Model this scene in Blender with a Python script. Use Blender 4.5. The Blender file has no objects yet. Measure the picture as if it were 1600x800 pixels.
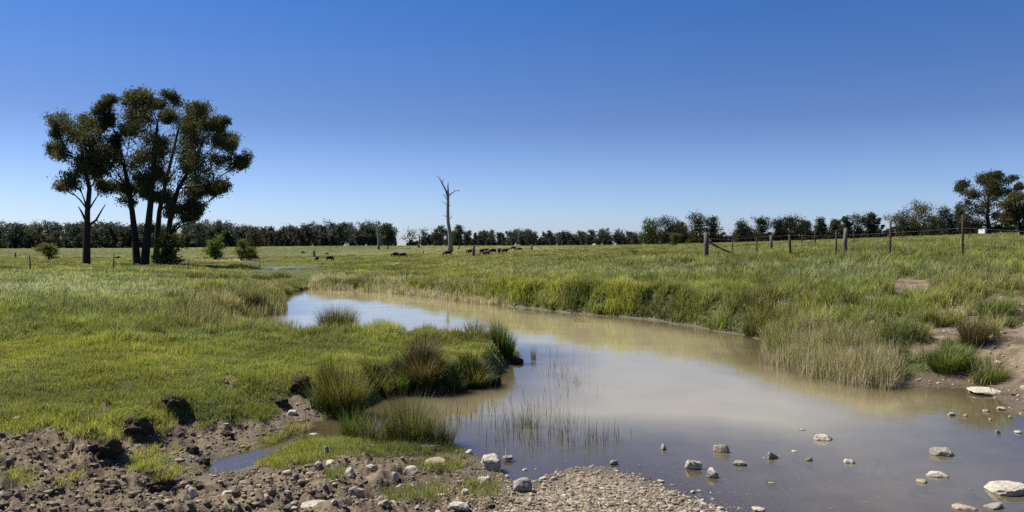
import bpy, bmesh, math, random
import numpy as np
from mathutils import Vector, Matrix

random.seed(7)
rng = np.random.default_rng(11)
scene = bpy.context.scene
COL = scene.collection
F, HX, HY, EYE = 1244.0, 800.0, 384.0, 2.2     # lens in photo pixels, principal column, horizon row, eye height above the water

# ------------------------------------------------------------------ noise
_perm = np.random.default_rng(3).permutation(512).astype(np.int64)
_ga = np.random.default_rng(4).uniform(0, 2*np.pi, 512)
_gx, _gy = np.cos(_ga), np.sin(_ga)
def pn(x, y, s=0):
    x = np.asarray(x, float); y = np.asarray(y, float)
    xi = np.floor(x).astype(np.int64); yi = np.floor(y).astype(np.int64)
    xf = x - xi; yf = y - yi
    u = xf*xf*xf*(xf*(xf*6-15)+10); v = yf*yf*yf*(yf*(yf*6-15)+10)
    def g(i, j):
        h = _perm[(_perm[(xi+i+s*37) & 511] + yi + j + s*101) & 511]
        return _gx[h]*(xf-i) + _gy[h]*(yf-j)
    a = g(0,0); b = g(1,0); c = g(0,1); d = g(1,1)
    return (a*(1-u)+b*u)*(1-v) + (c*(1-u)+d*u)*v
def fbm(x, y, o=4, s=0, gain=.5):
    t = 0; a = 1.0; f = 1.0
    for k in range(o):
        t = t + a*pn(x*f, y*f, s+k); a *= gain; f *= 2.03
    return t
def cell(x, y, s=0):
    xi = np.floor(x).astype(np.int64); yi = np.floor(y).astype(np.int64)
    best = np.full(np.shape(x), 9.0)
    for i in (-1,0,1):
        for j in (-1,0,1):
            h = _perm[(_perm[(xi+i+s*7) & 511] + yi + j) & 511]
            h2 = _perm[(h+77) & 511]
            px = xi+i+h/512.0; py = yi+j+h2/512.0
            best = np.minimum(best, (px-x)**2+(py-y)**2)
    return np.sqrt(best)
def sstep(a, b, x):
    t = np.clip((x-a)/(b-a), 0, 1); return t*t*(3-2*t)

# ------------------------------------------------------------------ shorelines (world metres, from a survey of the photo)
def w0(px, py):
    D = EYE*F/(py-HY); return ((px-HX)*D/F, D)
POND = [(440,463),(480,451),(560,453),(640,459),(720,469),(800,479),(900,490),(1000,498),(1080,510),(1150,522),(1190,530),
        (1205,562),(1250,579),(1310,594),(1380,607),(1440,603),(1520,607),(1560,629),(1600,651),(1700,700),(1860,790),(1860,880),
        (1400,880),(1190,830),(1130,800),(1070,778),(1010,748),(950,728),(890,731),(840,748),(800,752),(778,722),(735,705),(690,692),
        (640,690),(560,692),(505,692),(478,676),(490,660),(540,652),(580,632),(600,617),(680,614),(760,604),(776,590),(784,576),
        (806,566),(815,556),(800,548),(770,552),(700,550),(600,545),(520,540),(470,535),(420,524),(378,515),(362,503),(392,494),(436,490),(446,476)]
POOL = [(392,424.5),(405,417.5),(440,415.5),(480,416.5),(492,420),(470,423.5),(430,425.5)]
PUDDLE = [(322,738),(348,716),(392,704),(430,694),(486,668),(505,672),(490,690),(440,702),(404,716),(385,728),(350,737)]
POLYS = [np.array([w0(*p) for p in q]) for q in (POND, POOL, PUDDLE)]
def poly_sd(P, X, Y):
    """signed distance, positive outside"""
    n = len(P); d2 = np.full(X.shape, 1e12); ins = np.zeros(X.shape, bool)
    for i in range(n):
        ax, ay = P[i]; bx, by = P[(i+1) % n]
        ex, ey = bx-ax, by-ay
        wx, wy = X-ax, Y-ay
        t = np.clip((wx*ex+wy*ey)/(ex*ex+ey*ey+1e-12), 0, 1)
        d2 = np.minimum(d2, (wx-ex*t)**2+(wy-ey*t)**2)
        c = ((ay > Y) != (by > Y))
        with np.errstate(divide='ignore', invalid='ignore'):
            c &= X < (bx-ax)*(Y-ay)/(by-ay+1e-12)+ax
        ins ^= c
    d = np.sqrt(d2)
    return np.where(ins, -d, d)
def shore(X, Y):
    X = np.asarray(X, float); Y = np.asarray(Y, float)
    d = np.full(X.shape, 50.0)
    m = (Y < 110) & (np.abs(X) < 60)
    if m.any():
        x, y = X[m], Y[m]
        dd = np.minimum(np.minimum(poly_sd(POLYS[0], x, y), poly_sd(POLYS[1], x, y)), poly_sd(POLYS[2], x, y))
        k = np.clip(y/22.0, .35, 1.6)
        dd = dd + fbm(x*1.1, y*1.1, 4, 20)*.24*k
        d[m] = dd
    return d

# ------------------------------------------------------------------ land heights
_cols = np.array([-900,-300,0,250,450,620,800,1000,1200,1400,1600,1900,2500], float)
_rows = np.array([1,3,6,8,10,14,20,27,40,60,80,120,200,300,600,4000], float)
_tab = np.array([
 [.6,.55,.55,.55,.5,.5,.5,.45,.45,.45,.45,.5,.5],
 [.6,.5,.5,.5,.45,.45,.42,.38,.32,.32,.35,.4,.5],
 [.4,.32,.30,.28,.22,.22,.20,.12,.10,.12,.15,.2,.4],
 [.45,.36,.34,.28,.24,.25,.2,.12,.10,.10,.15,.3,.5],
 [.5,.46,.46,.44,.42,.42,.4,.2,.15,.18,.3,.4,.6],
 [.6,.55,.5,.45,.32,.36,.38,.3,.3,.45,.7,.8,.9],
 [.7,.62,.55,.42,.24,.38,.4,.45,.7,1.1,1.3,1.4,1.5],
 [.7,.62,.6,.5,.35,.4,.55,.8,1.15,1.6,1.85,2.0,2.1],
 [.7,.62,.6,.5,.2,.35,.7,1.25,1.65,2.05,2.3,2.5,2.7],
 [.6,.6,.55,.45,.08,.35,.8,1.5,1.9,2.3,2.6,2.9,3.1],
 [.5,.5,.5,.35,.1,.4,.85,1.6,2.1,2.5,2.9,3.3,3.6],
 [.3,.3,.25,.1,.12,.55,.95,1.75,2.4,2.95,3.5,4.0,4.4],
 [.5,.5,.5,.7,1.5,2.1,2.0,2.3,3.1,4.3,5.6,6.4,6.8],
 [.9,.9,1.0,1.2,2.0,2.2,2.1,2.4,3.4,4.6,5.8,6.5,7],
 [.9,.9,1.0,1.2,2.0,2.1,2.0,2.2,2.8,3.5,4.2,4.5,5],
 [.9,.9,1.0,1.2,2.0,2.0,2.0,2.0,2.0,2.5,3,3,3]], float)
_NC, _NR = 341, 240
_cg = np.linspace(-900, 2500, _NC); _rg = np.linspace(0, math.log(4000), _NR)
def _resample():
    a = np.array([np.interp(_cg, _cols, r) for r in _tab])
    b = np.array([np.interp(_rg, np.log(_rows), a[:, j]) for j in range(_NC)]).T
    for ax, n in ((1, 15), (0, 3)):
        k = np.hanning(2*n+3)[1:-1]; k /= k.sum()
        p = np.pad(b, [(n, n) if ax == 0 else (0, 0), (n, n) if ax == 1 else (0, 0)], mode='edge')
        b = np.apply_along_axis(lambda v: np.convolve(v, k, 'valid'), ax, p)
    return b
_B = _resample()
def table(X, Y):
    D = np.clip(Y, 1.0, 3999); px = np.clip(HX+F*X/D, -899, 2499)
    u = (px+900)/3400*(_NC-1); v = np.log(D)/math.log(4000)*(_NR-1)
    i = np.clip(u.astype(int), 0, _NC-2); j = np.clip(v.astype(int), 0, _NR-2)
    a, b = u-i, v-j
    return (_B[j,i]*(1-a)+_B[j,i+1]*a)*(1-b)+(_B[j+1,i]*(1-a)+_B[j+1,i+1]*a)*b

def pixpoly(P, px, py):
    return poly_sd(np.array(P, float), px, py)
# surveyed outlines of bare ground, short turf, dry reed beds (in photo columns/rows of the land they lie on)
MUD = [(-900,655),(-200,662),(0,676),(60,672),(110,680),(180,690),(215,668),(262,672),(300,652),(350,662),(400,655),(432,642),(455,618),(480,600),(505,600),(512,640),(500,668),(440,690),(395,715),
       (400,725),(440,722),(500,712),(560,704),(640,700),(720,702),(770,700),(860,720),(980,720),(2600,720),(2600,1600),(-900,1600)]
BARE_R = [(1385,606),(1420,590),(1470,578),(1500,566),(1530,552),(1545,528),(1570,512),(1640,500),(1800,520),(2200,560),(2200,760),(1600,655),(1560,632),(1520,609),(1440,606)]
REED_R = [(1188,530),(1200,498),(1250,508),(1300,530),(1350,552),(1395,575),(1410,600),(1385,612),(1310,600),(1245,584),(1200,566)]
REED_F = [(480,452),(486,434),(540,433),(600,442),(660,450),(720,460),(760,468),(800,478),(760,478),(640,462),(560,455)]
REED_I = [(255,500),(290,470),(350,452),(420,446),(445,462),(450,480),(440,492),(395,497),(360,505),(380,518),(330,520)]
def hmask_mud(px, py):
    w = fbm(px*.03, py*.05, 3, 31)*22
    m = sstep(7, -7, pixpoly(MUD, px, py)+w)
    m = np.maximum(m, sstep(8, -6, pixpoly(BARE_R, px, py)+w))
    for cx, cy, rx, ry in ((1425,447,44,13),(1590,478,34,12),(1500,486,40,7),(1370,470,24,7),(1350,500,16,9),(1478,520,26,10),(1450,545,30,9),(1555,470,30,7),(1530,500,26,8),(1590,560,40,14),(1400,500,18,6),(1570,540,60,16),(1240,478,18,5)):
        q = np.sqrt(((px-cx)/rx)**2+((py-cy)/ry)**2)
        m = np.maximum(m, sstep(1.25, .75, q+w*.03))
    sp = fbm(px*.021+3, py*.06, 3, 33)
    m = np.maximum(m, .85*sstep(.36, .52, sp)*(px < 800)*sstep(545, 575, py))
    for cx, cy, rx, ry in ((238,722,48,22),(445,704,62,22),(330,640,60,12),(30,745,26,9),(640,772,50,12),(752,765,34,14),(690,728,40,10),(600,705,80,9),(765,704,60,9),(110,752,26,9),(530,742,20,8),(1545,585,24,14),(795,715,26,14)):
        q = np.sqrt(((px-cx)/rx)**2+((py-cy)/ry)**2)
        m = m*(1-.62*sstep(1.25, .6, q+w*.05))
    return m

HUMMOCKS = [(150,700,.42,.20),(212,668,.36,.20),(270,634,.42,.20),(350,650,.3,.10),(235,745,.40,.12),(330,690,.25,.09),(300,715,.22,.08),(100,690,.35,.06),(405,668,.2,.08)]
HUM = []
def height(X, Y, fine=True):
    X = np.asarray(X, float); Y = np.asarray(Y, float)
    d = shore(X, Y)
    L = table(X, Y)
    D = np.clip(Y, 1, 4000)
    px = HX+F*X/D
    # width of the bank: gentle on the near gravel, abrupt round the grassy spit
    bw = 2.2-1.3*sstep(8.2, 12.5, Y)
    spit = sstep(470, 520, px)*sstep(840, 800, px)*sstep(9.6, 10.6, Y)*sstep(18, 16, Y)
    bw = bw*(1-spit)+.32*spit
    rb = sstep(1180, 1300, px)*sstep(8, 10, Y)*sstep(26, 20, Y)
    bw = bw*(1-rb)+1.8*rb
    fb = sstep(640, 740, px)*sstep(1210, 1180, px)*sstep(14, 16, Y); bw = bw*(1-fb)+.55*fb
    far = sstep(32, 45, Y); bw = bw*(1-far)+1.3*far
    s = sstep(0, 1, d/bw)
    z = .025*sstep(0, .15, d)+L*s
    if fine:
        py = HY+(EYE-z)*F/D
        mud = hmask_mud(px, py)*(Y < 40)
        amp = s*np.clip(d*2, 0, 1)
        # turf, tussocks
        k = np.clip(D/14, .5, 12)
        fw = sstep(18, 45, Y)
        z = z+amp*(1-mud)*(fbm(X*1.2, Y*1.2, 4, 5)*.085*(1-.5*fw)+fbm(X*.28, Y*.28, 3, 6)*.16*fw*(Y < 200))*(1+1.2*rb+1.0*sstep(640,900,px))
        # trampled mud: hoof pits and clods
        pit = cell(X*3.1+fbm(X*2,Y*2,2,8)*.5, Y*3.1, 2)
        wl = sstep(900, 700, px)*.75+.25
        near = sstep(26, 8, Y)
        z = z+np.clip(d*1.2, 0, 1)*mud*near*wl*((pit-.45)*.13+fbm(X*2.3, Y*2.3, 4, 12)*.08+fbm(X*8, Y*8, 4, 15, .6)*.052)
        for (hx, hy, r, hh) in HUM:
            q = ((X-hx)**2+((Y-hy)*1.2)**2)/r**2
            m = q < 5
            if m.any():
                z[m] += hh*np.exp(-q[m]**1.5)*(1+.5*fbm(X[m]*7, Y[m]*7, 3, 18))
    z = np.maximum(z, .012*sstep(0,.1,d))
    wd = .048+.13*sstep(8.0, 13, Y)
    zu = -np.minimum(np.abs(d)*wd, .55)-.004
    if fine: zu = zu+np.where(Y < 16, fbm(X*3, Y*3, 3, 40)*.02*np.clip(-d, 0, 1), 0)
    return np.where(d > 0, z, zu)
def ground(px, py, it=40):
    lo, hi = 3.0, 400.0
    # nearest hit of the line of sight with the land
    Ds = np.exp(np.linspace(math.log(3.5), math.log(420), 900))
    zs = height((px-HX)/F*Ds, Ds); line = EYE-(py-HY)/F*Ds
    hit = np.where(np.maximum(zs, 0) >= line)[0]
    D = Ds[hit[0]] if len(hit) else 300.0
    return ((px-HX)/F*D, D, float(max(zs[hit[0]], 0) if len(hit) else zs[-1]))
for (px, py, r, hh) in HUMMOCKS:
    x, y, z = ground(px, py)
    HUM.append((x, y, r*.85, hh*.55))

# ------------------------------------------------------------------ mesh + material helpers
def mesh_from(name, V, polys, mats=None, cols=None, smooth=True, extra=None):
    """polys: list of (M,k) index arrays"""
    me = bpy.data.meshes.new(name)
    V = np.ascontiguousarray(V, np.float32)
    me.vertices.add(len(V)); me.vertices.foreach_set('co', V.ravel())
    idx = np.concatenate([p.ravel() for p in polys]).astype(np.int32)
    tot = np.concatenate([np.full(len(p), p.shape[1], np.int32) for p in polys])
    st = np.concatenate([[0], np.cumsum(tot)[:-1]]).astype(np.int32)
    me.loops.add(len(idx)); me.loops.foreach_set('vertex_index', idx)
    me.polygons.add(len(tot)); me.polygons.foreach_set('loop_start', st); me.polygons.foreach_set('loop_total', tot)
    me.polygons.foreach_set('use_smooth', np.full(len(tot), smooth, bool))
    if cols is not None:
        a = me.color_attributes.new('col', 'FLOAT_COLOR', 'POINT')
        c = np.ones((len(V), 4), np.float32); c[:, :3] = cols
        a.data.foreach_set('color', c.ravel())
    for k, v in (extra or {}).items():
        a = me.attributes.new(k, 'FLOAT', 'POINT'); a.data.foreach_set('value', np.asarray(v, np.float32))
    for m in (mats or []): me.materials.append(m)
    me.update(calc_edges=True); me.validate()
    return me
def link(name, me, parent=None, loc=(0,0,0), **props):
    o = bpy.data.objects.new(name, me); COL.objects.link(o); o.location = loc
    if parent: o.parent = parent
    for k, v in props.items(): o[k] = v
    return o
def thing(name, label, cat, loc, group=None):
    o = bpy.data.objects.new(name, None); COL.objects.link(o); o.location = loc; o.empty_display_size = .2
    o['label'] = label; o['category'] = cat
    if group: o['group'] = group
    return o

class NT:
    def __init__(s, name):
        s.m = bpy.data.materials.new(name); s.m.use_nodes = True
        s.t = s.m.node_tree; s.t.nodes.clear(); s.out = s.t.nodes.new('ShaderNodeOutputMaterial')
    def n(s, typ, ins=None, **at):
        nd = s.t.nodes.new(typ)
        for k, v in at.items(): setattr(nd, k, v)
        for k, v in (ins or {}).items():
            if isinstance(v, bpy.types.NodeSocket): s.t.links.new(v, nd.inputs[k])
            else: nd.inputs[k].default_value = v
        return nd
    def ramp(s, fac, stops):
        r = s.n('ShaderNodeValToRGB', {'Fac': fac}); e = r.color_ramp.elements
        while len(e) < len(stops): e.new(.5)
        for el, (p, c) in zip(e, stops): el.position = p; el.color = (*c, 1) if len(c) == 3 else c
        return r.outputs['Color']
    def mix(s, f, a, b, mode='MIX'):
        nd = s.t.nodes.new('ShaderNodeMix'); nd.data_type = 'RGBA'; nd.blend_type = mode
        for k, v in ((0, f), (6, a), (7, b)):
            if isinstance(v, bpy.types.NodeSocket): s.t.links.new(v, nd.inputs[k])
            else: nd.inputs[k].default_value = v if k == 0 else ((*v, 1) if len(v) == 3 else v)
        return nd.outputs[2]
    def done(s, sh): s.t.links.new(sh, s.out.inputs['Surface']); return s.m

def mat_leaf(name, trans=.35, rough=.55, spec=.25):
    t = NT(name)
    a = t.n('ShaderNodeAttribute', attribute_name='col').outputs['Color']
    p = t.n('ShaderNodeBsdfPrincipled', {'Base Color': a, 'Roughness': rough, 'Specular IOR Level': spec})
    b = t.n('ShaderNodeBsdfTranslucent', {'Color': t.mix(1.0, a, (1.25,1.15,.6), 'MULTIPLY')})
    m = t.n('ShaderNodeMixShader', {0: trans, 1: p.outputs[0], 2: b.outputs[0]})
    return t.done(m.outputs[0])
GRASS = mat_leaf('grass_blades', .45, .6, .06)
REEDM = mat_leaf('reed_stems', .35, .6, .08)
LEAF = mat_leaf('tree_leaves', .34, .6, .12)
def mat_rough(name, c1, c2, scale=6, bump=.5, c3=None, rough=.9, stretch=None, tide=False):
    t = NT(name)
    tc = t.n('ShaderNodeTexCoord').outputs['Object']
    if stretch:
        tc = t.n('ShaderNodeMapping', {'Vector': tc, 'Scale': stretch}).outputs[0]
    n1 = t.n('ShaderNodeTexNoise', {'Vector': tc, 'Scale': scale, 'Detail': 8, 'Roughness': .65})
    n2 = t.n('ShaderNodeTexNoise', {'Vector': tc, 'Scale': scale*4.3, 'Detail': 6, 'Roughness': .6})
    c = t.ramp(n1.outputs[0], [(.35, c1), (.65, c2)])
    if c3: c = t.mix(t.ramp(n2.outputs[0], [(.52, (0,0,0)), (.66, (1,1,1))]), c, c3)
    b = t.n('ShaderNodeBump', {'Height': n2.outputs[0], 'Strength': bump, 'Distance': .02})
    if tide:        # silt and damp left by the pond on whatever stands in it
        zz = t.n('ShaderNodeSeparateXYZ', {0: t.n('ShaderNodeNewGeometry').outputs['Position']}).outputs['Z']
        zz = t.n('ShaderNodeMath', {0: n1.outputs[0], 1: -.016, 2: zz}, operation='MULTIPLY_ADD').outputs[0]
        wl = t.n('ShaderNodeMapRange', {0: zz, 1: .003, 2: -.006}).outputs[0]
        c = t.mix(wl, c, (.075,.058,.038))
    p = t.n('ShaderNodeBsdfPrincipled', {'Base Color': c, 'Roughness': rough, 'Specular IOR Level': .2, 'Normal': b.outputs[0]})
    return t.done(p.outputs[0])
STONE = [mat_rough('pale_limestone', (.34,.30,.23), (.47,.43,.345), 9, .6, (.19,.16,.115), tide=True),
         mat_rough('grey_stone', (.20,.18,.145), (.31,.28,.225), 9, .6, (.12,.105,.08), tide=True),
         mat_rough('buff_stone', (.27,.215,.145), (.38,.32,.235), 9, .6, (.15,.115,.08), tide=True)]
BARK = mat_rough('dark_gum_bark', (.016,.013,.011), (.040,.031,.025), 5, .8, stretch=(3,3,.4))
PALEBARK = mat_rough('bleached_dead_wood', (.16,.14,.12), (.30,.27,.24), 3, .6, (.10,.085,.07), stretch=(3,3,.3))
WOOD = mat_rough('weathered_post_wood', (.075,.062,.052), (.165,.143,.122), 5, .7, (.045,.037,.03), stretch=(4,4,.4))
RUST = mat_rough('rusty_steel_post', (.030,.022,.018), (.062,.042,.032), 12, .3)
WIRE = mat_rough('galvanised_wire', (.16,.15,.14), (.24,.23,.22), 20, .1)
HIDE = mat_rough('black_cattle_hide', (.010,.008,.007), (.024,.018,.014), 5, .2, rough=.5)
CLOD = mat_rough('dark_soil_clod', (.030,.023,.016), (.075,.056,.038), 9, .9)
CRUMB = mat_rough('soil_crumbs', (.10,.075,.05), (.22,.17,.115), 3, .8)

# ------------------------------------------------------------------ ground sheet
def build_ground():
    tcols = np.concatenate([np.linspace(-6,-1.2,18)[:-1], np.linspace(-1.2,-.72,60)[:-1], np.linspace(-.72,.72,760)[:-1], np.linspace(.72,1.2,60)[:-1], np.linspace(1.2,6,18)])
    rows = np.concatenate([np.exp(np.linspace(math.log(2.4), math.log(5.2), 40))[:-1], np.exp(np.linspace(math.log(5.2), math.log(26), 330))[:-1],
                           np.exp(np.linspace(math.log(26), math.log(130), 200))[:-1], np.exp(np.linspace(math.log(130), math.log(3600), 70))])
    T, R = np.meshgrid(tcols, rows)
    X = T*R; Y = R.copy()
    Z = height(X.ravel(), Y.ravel()).reshape(X.shape)
    # two coarse rows behind the viewer
    bx = np.stack([tcols*60, tcols*8]); by = np.stack([np.full_like(tcols, -80.0), np.full_like(tcols, -6.0)]); bz = np.full_like(bx, .6)
    X = np.vstack([bx, X]); Y = np.vstack([by, Y]); Z = np.vstack([bz, Z])
    nr, nc = X.shape
    V = np.stack([X, Y, Z], -1).reshape(-1, 3)
    i = (np.arange(nr-1)[:, None]*nc+np.arange(nc-1)[None, :]).ravel()
    Q = np.stack([i, i+1, i+nc+1, i+nc], 1)
    x, y, z = V.T
    D = np.clip(y, 1, 1e5); px = HX+F*x/D; py = HY+(EYE-z)*F/D
    d = shore(x, y)
    mud = np.where((y > 2) & (y < 40), hmask_mud(px, py), np.where(y <= 2, 1.0, 0))
    mud = np.maximum(mud, sstep(np.where(y < 14, .25, .10), .02, d)*(y < 60))
    # dry straw tone over the far paddocks
    dry = sstep(50, 130, y)*(.45+.7*fbm(x*.02, y*.008, 3, 50))
    # soil damp within reach of the water
    wet = sstep(.75, .05, d+fbm(x*2, y*2, 3, 51)*.35)*(y < 60)
    sand = np.exp(-((px-355)/62.)**4)*np.exp(-((y-112)/9.)**4)
    mud = np.maximum(mud, sand)
    grv = sand+np.where(y < 30, sstep(760, 900, px+fbm(x*2,y*2,2,52)*120), 0)*sstep(9.5, 8, y)
    me = mesh_from('ground', V, [Q], smooth=True, extra={'mud': mud, 'dry': np.clip(dry,0,1), 'wet': np.clip(wet,0,1), 'gravel': grv})
    t = NT('paddock_soil_and_turf')
    at = lambda n: t.n('ShaderNodeAttribute', attribute_name=n).outputs['Fac']
    tc = t.n('ShaderNodeTexCoord').outputs['Object']
    nb = t.n('ShaderNodeTexNoise', {'Vector': tc, 'Scale': .35, 'Detail': 6, 'Roughness': .6}).outputs[0]
    nm = t.n('ShaderNodeTexNoise', {'Vector': tc, 'Scale': 4.0, 'Detail': 8, 'Roughness': .68}).outputs[0]
    nf = t.n('ShaderNodeTexNoise', {'Vector': tc, 'Scale': 38.0, 'Detail': 6, 'Roughness': .7}).outputs[0]
    nx = t.n('ShaderNodeTexNoise', {'Vector': t.n('ShaderNodeMapping', {'Vector': tc, 'Scale': (.05,.016,1)}).outputs[0], 'Scale': 1.0, 'Detail': 8, 'Roughness': .65}).outputs[0]
    turf = t.mix(t.ramp(nm, [(.4,(0,0,0)),(.65,(1,1,1))]), (.045,.056,.015), (.080,.090,.024))
    turf = t.mix(t.ramp(nf, [(.45,(0,0,0)),(.75,(.5,.5,.5))]), turf, (.105,.088,.042))
    straw = t.mix(t.ramp(nx, [(.38,(0,0,0)),(.62,(1,1,1))]), (.115,.125,.036), (.185,.175,.062))
    turf = t.mix(at('dry'), turf, straw)
    soil = t.mix(t.ramp(nm, [(.36,(0,0,0)),(.64,(1,1,1))]), (.088,.064,.040), (.245,.188,.122))
    soil = t.mix(t.ramp(nf, [(.42,(0,0,0)),(.7,(.75,.75,.75))]), soil, (.175,.138,.095))
    npz = t.n('ShaderNodeTexNoise', {'Vector': tc, 'Scale': 1.5, 'Detail': 7, 'Roughness': .7}).outputs[0]
    soil = t.mix(t.ramp(npz, [(.44,(0,0,0)),(.62,(.75,.75,.75))]), soil, (.062,.046,.030))
    grav = t.mix(t.ramp(nf, [(.4,(0,0,0)),(.62,(1,1,1))]), (.20,.155,.105), (.36,.30,.215))
    soil = t.mix(at('gravel'), soil, grav)
    soil = t.mix(t.n('ShaderNodeMath', {0: at('wet'), 1: .8}, operation='MULTIPLY').outputs[0], soil, (.078,.060,.040))
    c = t.mix(at('mud'), turf, soil)
    bh = t.n('ShaderNodeMath', {0: nf, 1: nm}, operation='ADD').outputs[0]
    bp = t.n('ShaderNodeBump', {'Height': bh, 'Strength': .7, 'Distance': .03})
    ro = t.n('ShaderNodeMapRange', {0: at('wet'), 3: .95, 4: .45}).outputs[0]
    p = t.n('ShaderNodeBsdfPrincipled', {'Base Color': c, 'Roughness': ro, 'Specular IOR Level': .2, 'Normal': bp.outputs[0]})
    me.materials.append(t.done(p.outputs[0]))
    link('ground', me, kind='structure')
build_ground()

# ------------------------------------------------------------------ water sheets
def build_water():
    t = NT('muddy_creek_water')
    tc = t.n('ShaderNodeTexCoord').outputs['Object']
    dep = t.n('ShaderNodeAttribute', attribute_name='depth').outputs['Fac']
    n1 = t.n('ShaderNodeTexNoise', {'Vector': tc, 'Scale': 1.1, 'Detail': 3, 'Roughness': .5}).outputs[0]
    n2 = t.n('ShaderNodeTexNoise', {'Vector': tc, 'Scale': 7.0, 'Detail': 5, 'Roughness': .55}).outputs[0]
    b1 = t.n('ShaderNodeBump', {'Height': n1, 'Strength': .06, 'Distance': .05})
    n3 = t.n('ShaderNodeTexNoise', {'Vector': t.n('ShaderNodeMapping', {'Vector': tc, 'Scale': (1.0,2.6,1)}).outputs[0], 'Scale': .55, 'Detail': 3}).outputs[0]
    puff = t.n('ShaderNodeMapRange', {0: n3, 1: .45, 2: .68, 3: .025, 4: .17}).outputs[0]     # patches where a breeze roughens the surface
    b2 = t.n('ShaderNodeBump', {'Height': n2, 'Strength': puff, 'Distance': .02, 'Normal': b1.outputs[0]})
    body = t.n('ShaderNodeBsdfDiffuse', {'Color': t.mix(t.ramp(n1, [(.35,(0,0,0)),(.65,(1,1,1))]), (.29,.243,.138), (.318,.268,.155))})
    clear = t.n('ShaderNodeBsdfTransparent', {'Color': (.80,.72,.58,1)})
    turb = t.n('ShaderNodeMapRange', {0: dep, 1: .0, 2: .31, 3: .10, 4: .97}).outputs[0]
    inner = t.n('ShaderNodeMixShader', {0: turb, 1: clear.outputs[0], 2: body.outputs[0]})
    fr = t.n('ShaderNodeFresnel', {'IOR': 1.6, 'Normal': b2.outputs[0]})
    gl = t.n('ShaderNodeBsdfGlossy', {'Color': (1,1,1,1), 'Roughness': .03, 'Normal': b2.outputs[0]})
    s = t.n('ShaderNodeMixShader', {0: fr.outputs[0], 1: inner.outputs[0], 2: gl.outputs[0]})
    m = t.done(s.outputs[0])
    for nm, pi, lab in (('pond_water', 0, ''), ('creek_pool_water', 1, ''), ('puddle_water', 2, '')):
        P = POLYS[pi]; x0, y0 = P.min(0)-.8; x1, y1 = P.max(0)+.8
        tt = np.linspace(x0, x1, 240 if pi == 0 else 60); yy = np.exp(np.linspace(math.log(max(y0, 3.2)), math.log(y1), 260 if pi == 0 else 60))
        X, Y = np.meshgrid(tt, yy); X = X.ravel(); Y = Y.ravel()
        d = poly_sd(P, X, Y)
        Z = height(X, Y)
        nc = len(tt); i = (np.arange(len(yy)-1)[:, None]*nc+np.arange(nc-1)[None, :]).ravel()
        Q = np.stack([i, i+1, i+nc+1, i+nc], 1)
        lim = 1.2 if pi != 2 else .35
        keep = (d[Q] < lim).any(1)
        if pi == 0: keep &= ~((poly_sd(POLYS[2], X, Y)[Q] < .4).any(1) & (d[Q] > .25).any(1))
        Q = Q[keep]; u, inv = np.unique(Q, return_inverse=True); Q = inv.reshape(Q.shape)
        V = np.stack([X[u], Y[u], np.full(len(u), 0.0 if pi == 0 else .004)], 1)
        me = mesh_from(nm, V, [Q], [m], extra={'depth': np.clip(-Z[u], 0, 1)})
        link(nm, me, kind='structure')
build_water()

# ------------------------------------------------------------------ blades
def blade_arrays(B, L, W, az, lean, cb, ct, curl=.5, waz=None):
    n = len(L)
    if waz is None: waz = az+np.pi/2+rng.normal(0, .5, n)
    dx, dy = np.cos(az), np.sin(az); wx, wy = np.cos(waz)*W*.5, np.sin(waz)*W*.5
    V = np.empty((n, 5, 3), np.float32)
    s1 = .55; l1 = L*lean*s1*(1-curl*.6); l2 = L*lean
    h1 = L*s1*np.sqrt(np.clip(1-(lean*.5)**2, .1, 1)); h2 = L*np.sqrt(np.clip(1-(lean*.85)**2, .08, 1))
    for k, (q, ww, hh) in enumerate(((0*L, 1, 0*L), (0*L, -1, 0*L), (l1, .8, h1), (l1, -.8, h1), (l2, 0, h2))):
        V[:, k, 0] = B[:, 0]+dx*q+wx*ww; V[:, k, 1] = B[:, 1]+dy*q+wy*ww; V[:, k, 2] = B[:, 2]+hh
    C = np.empty((n, 5, 3), np.float32)
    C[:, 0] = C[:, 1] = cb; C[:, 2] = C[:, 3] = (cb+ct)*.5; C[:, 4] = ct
    return V, C
def blades_mesh(name, V, C, mat):
    n = len(V); o = np.arange(n)[:, None]*5
    return mesh_from(name, V.reshape(-1, 3), [o+np.array([[0,1,3,2]]), o+np.array([[2,3,4]])], [mat], C.reshape(-1, 3), smooth=False)

def sample(n, D0, D1, power, t0=-.86, t1=.86):
    """points with density per square metre falling as 1/D**power"""
    e = 2-power; u = rng.random(n)
    D = (D0**e+u*(D1**e-D0**e))**(1/e) if abs(e) > 1e-6 else D0*(D1/D0)**u
    t = rng.uniform(t0, t1, n)
    return t*D, D
def zones(X, Y, Z):
    px = HX+F*X/Y; py = HY+(EYE-Z)*F/Y
    return px, py

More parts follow.
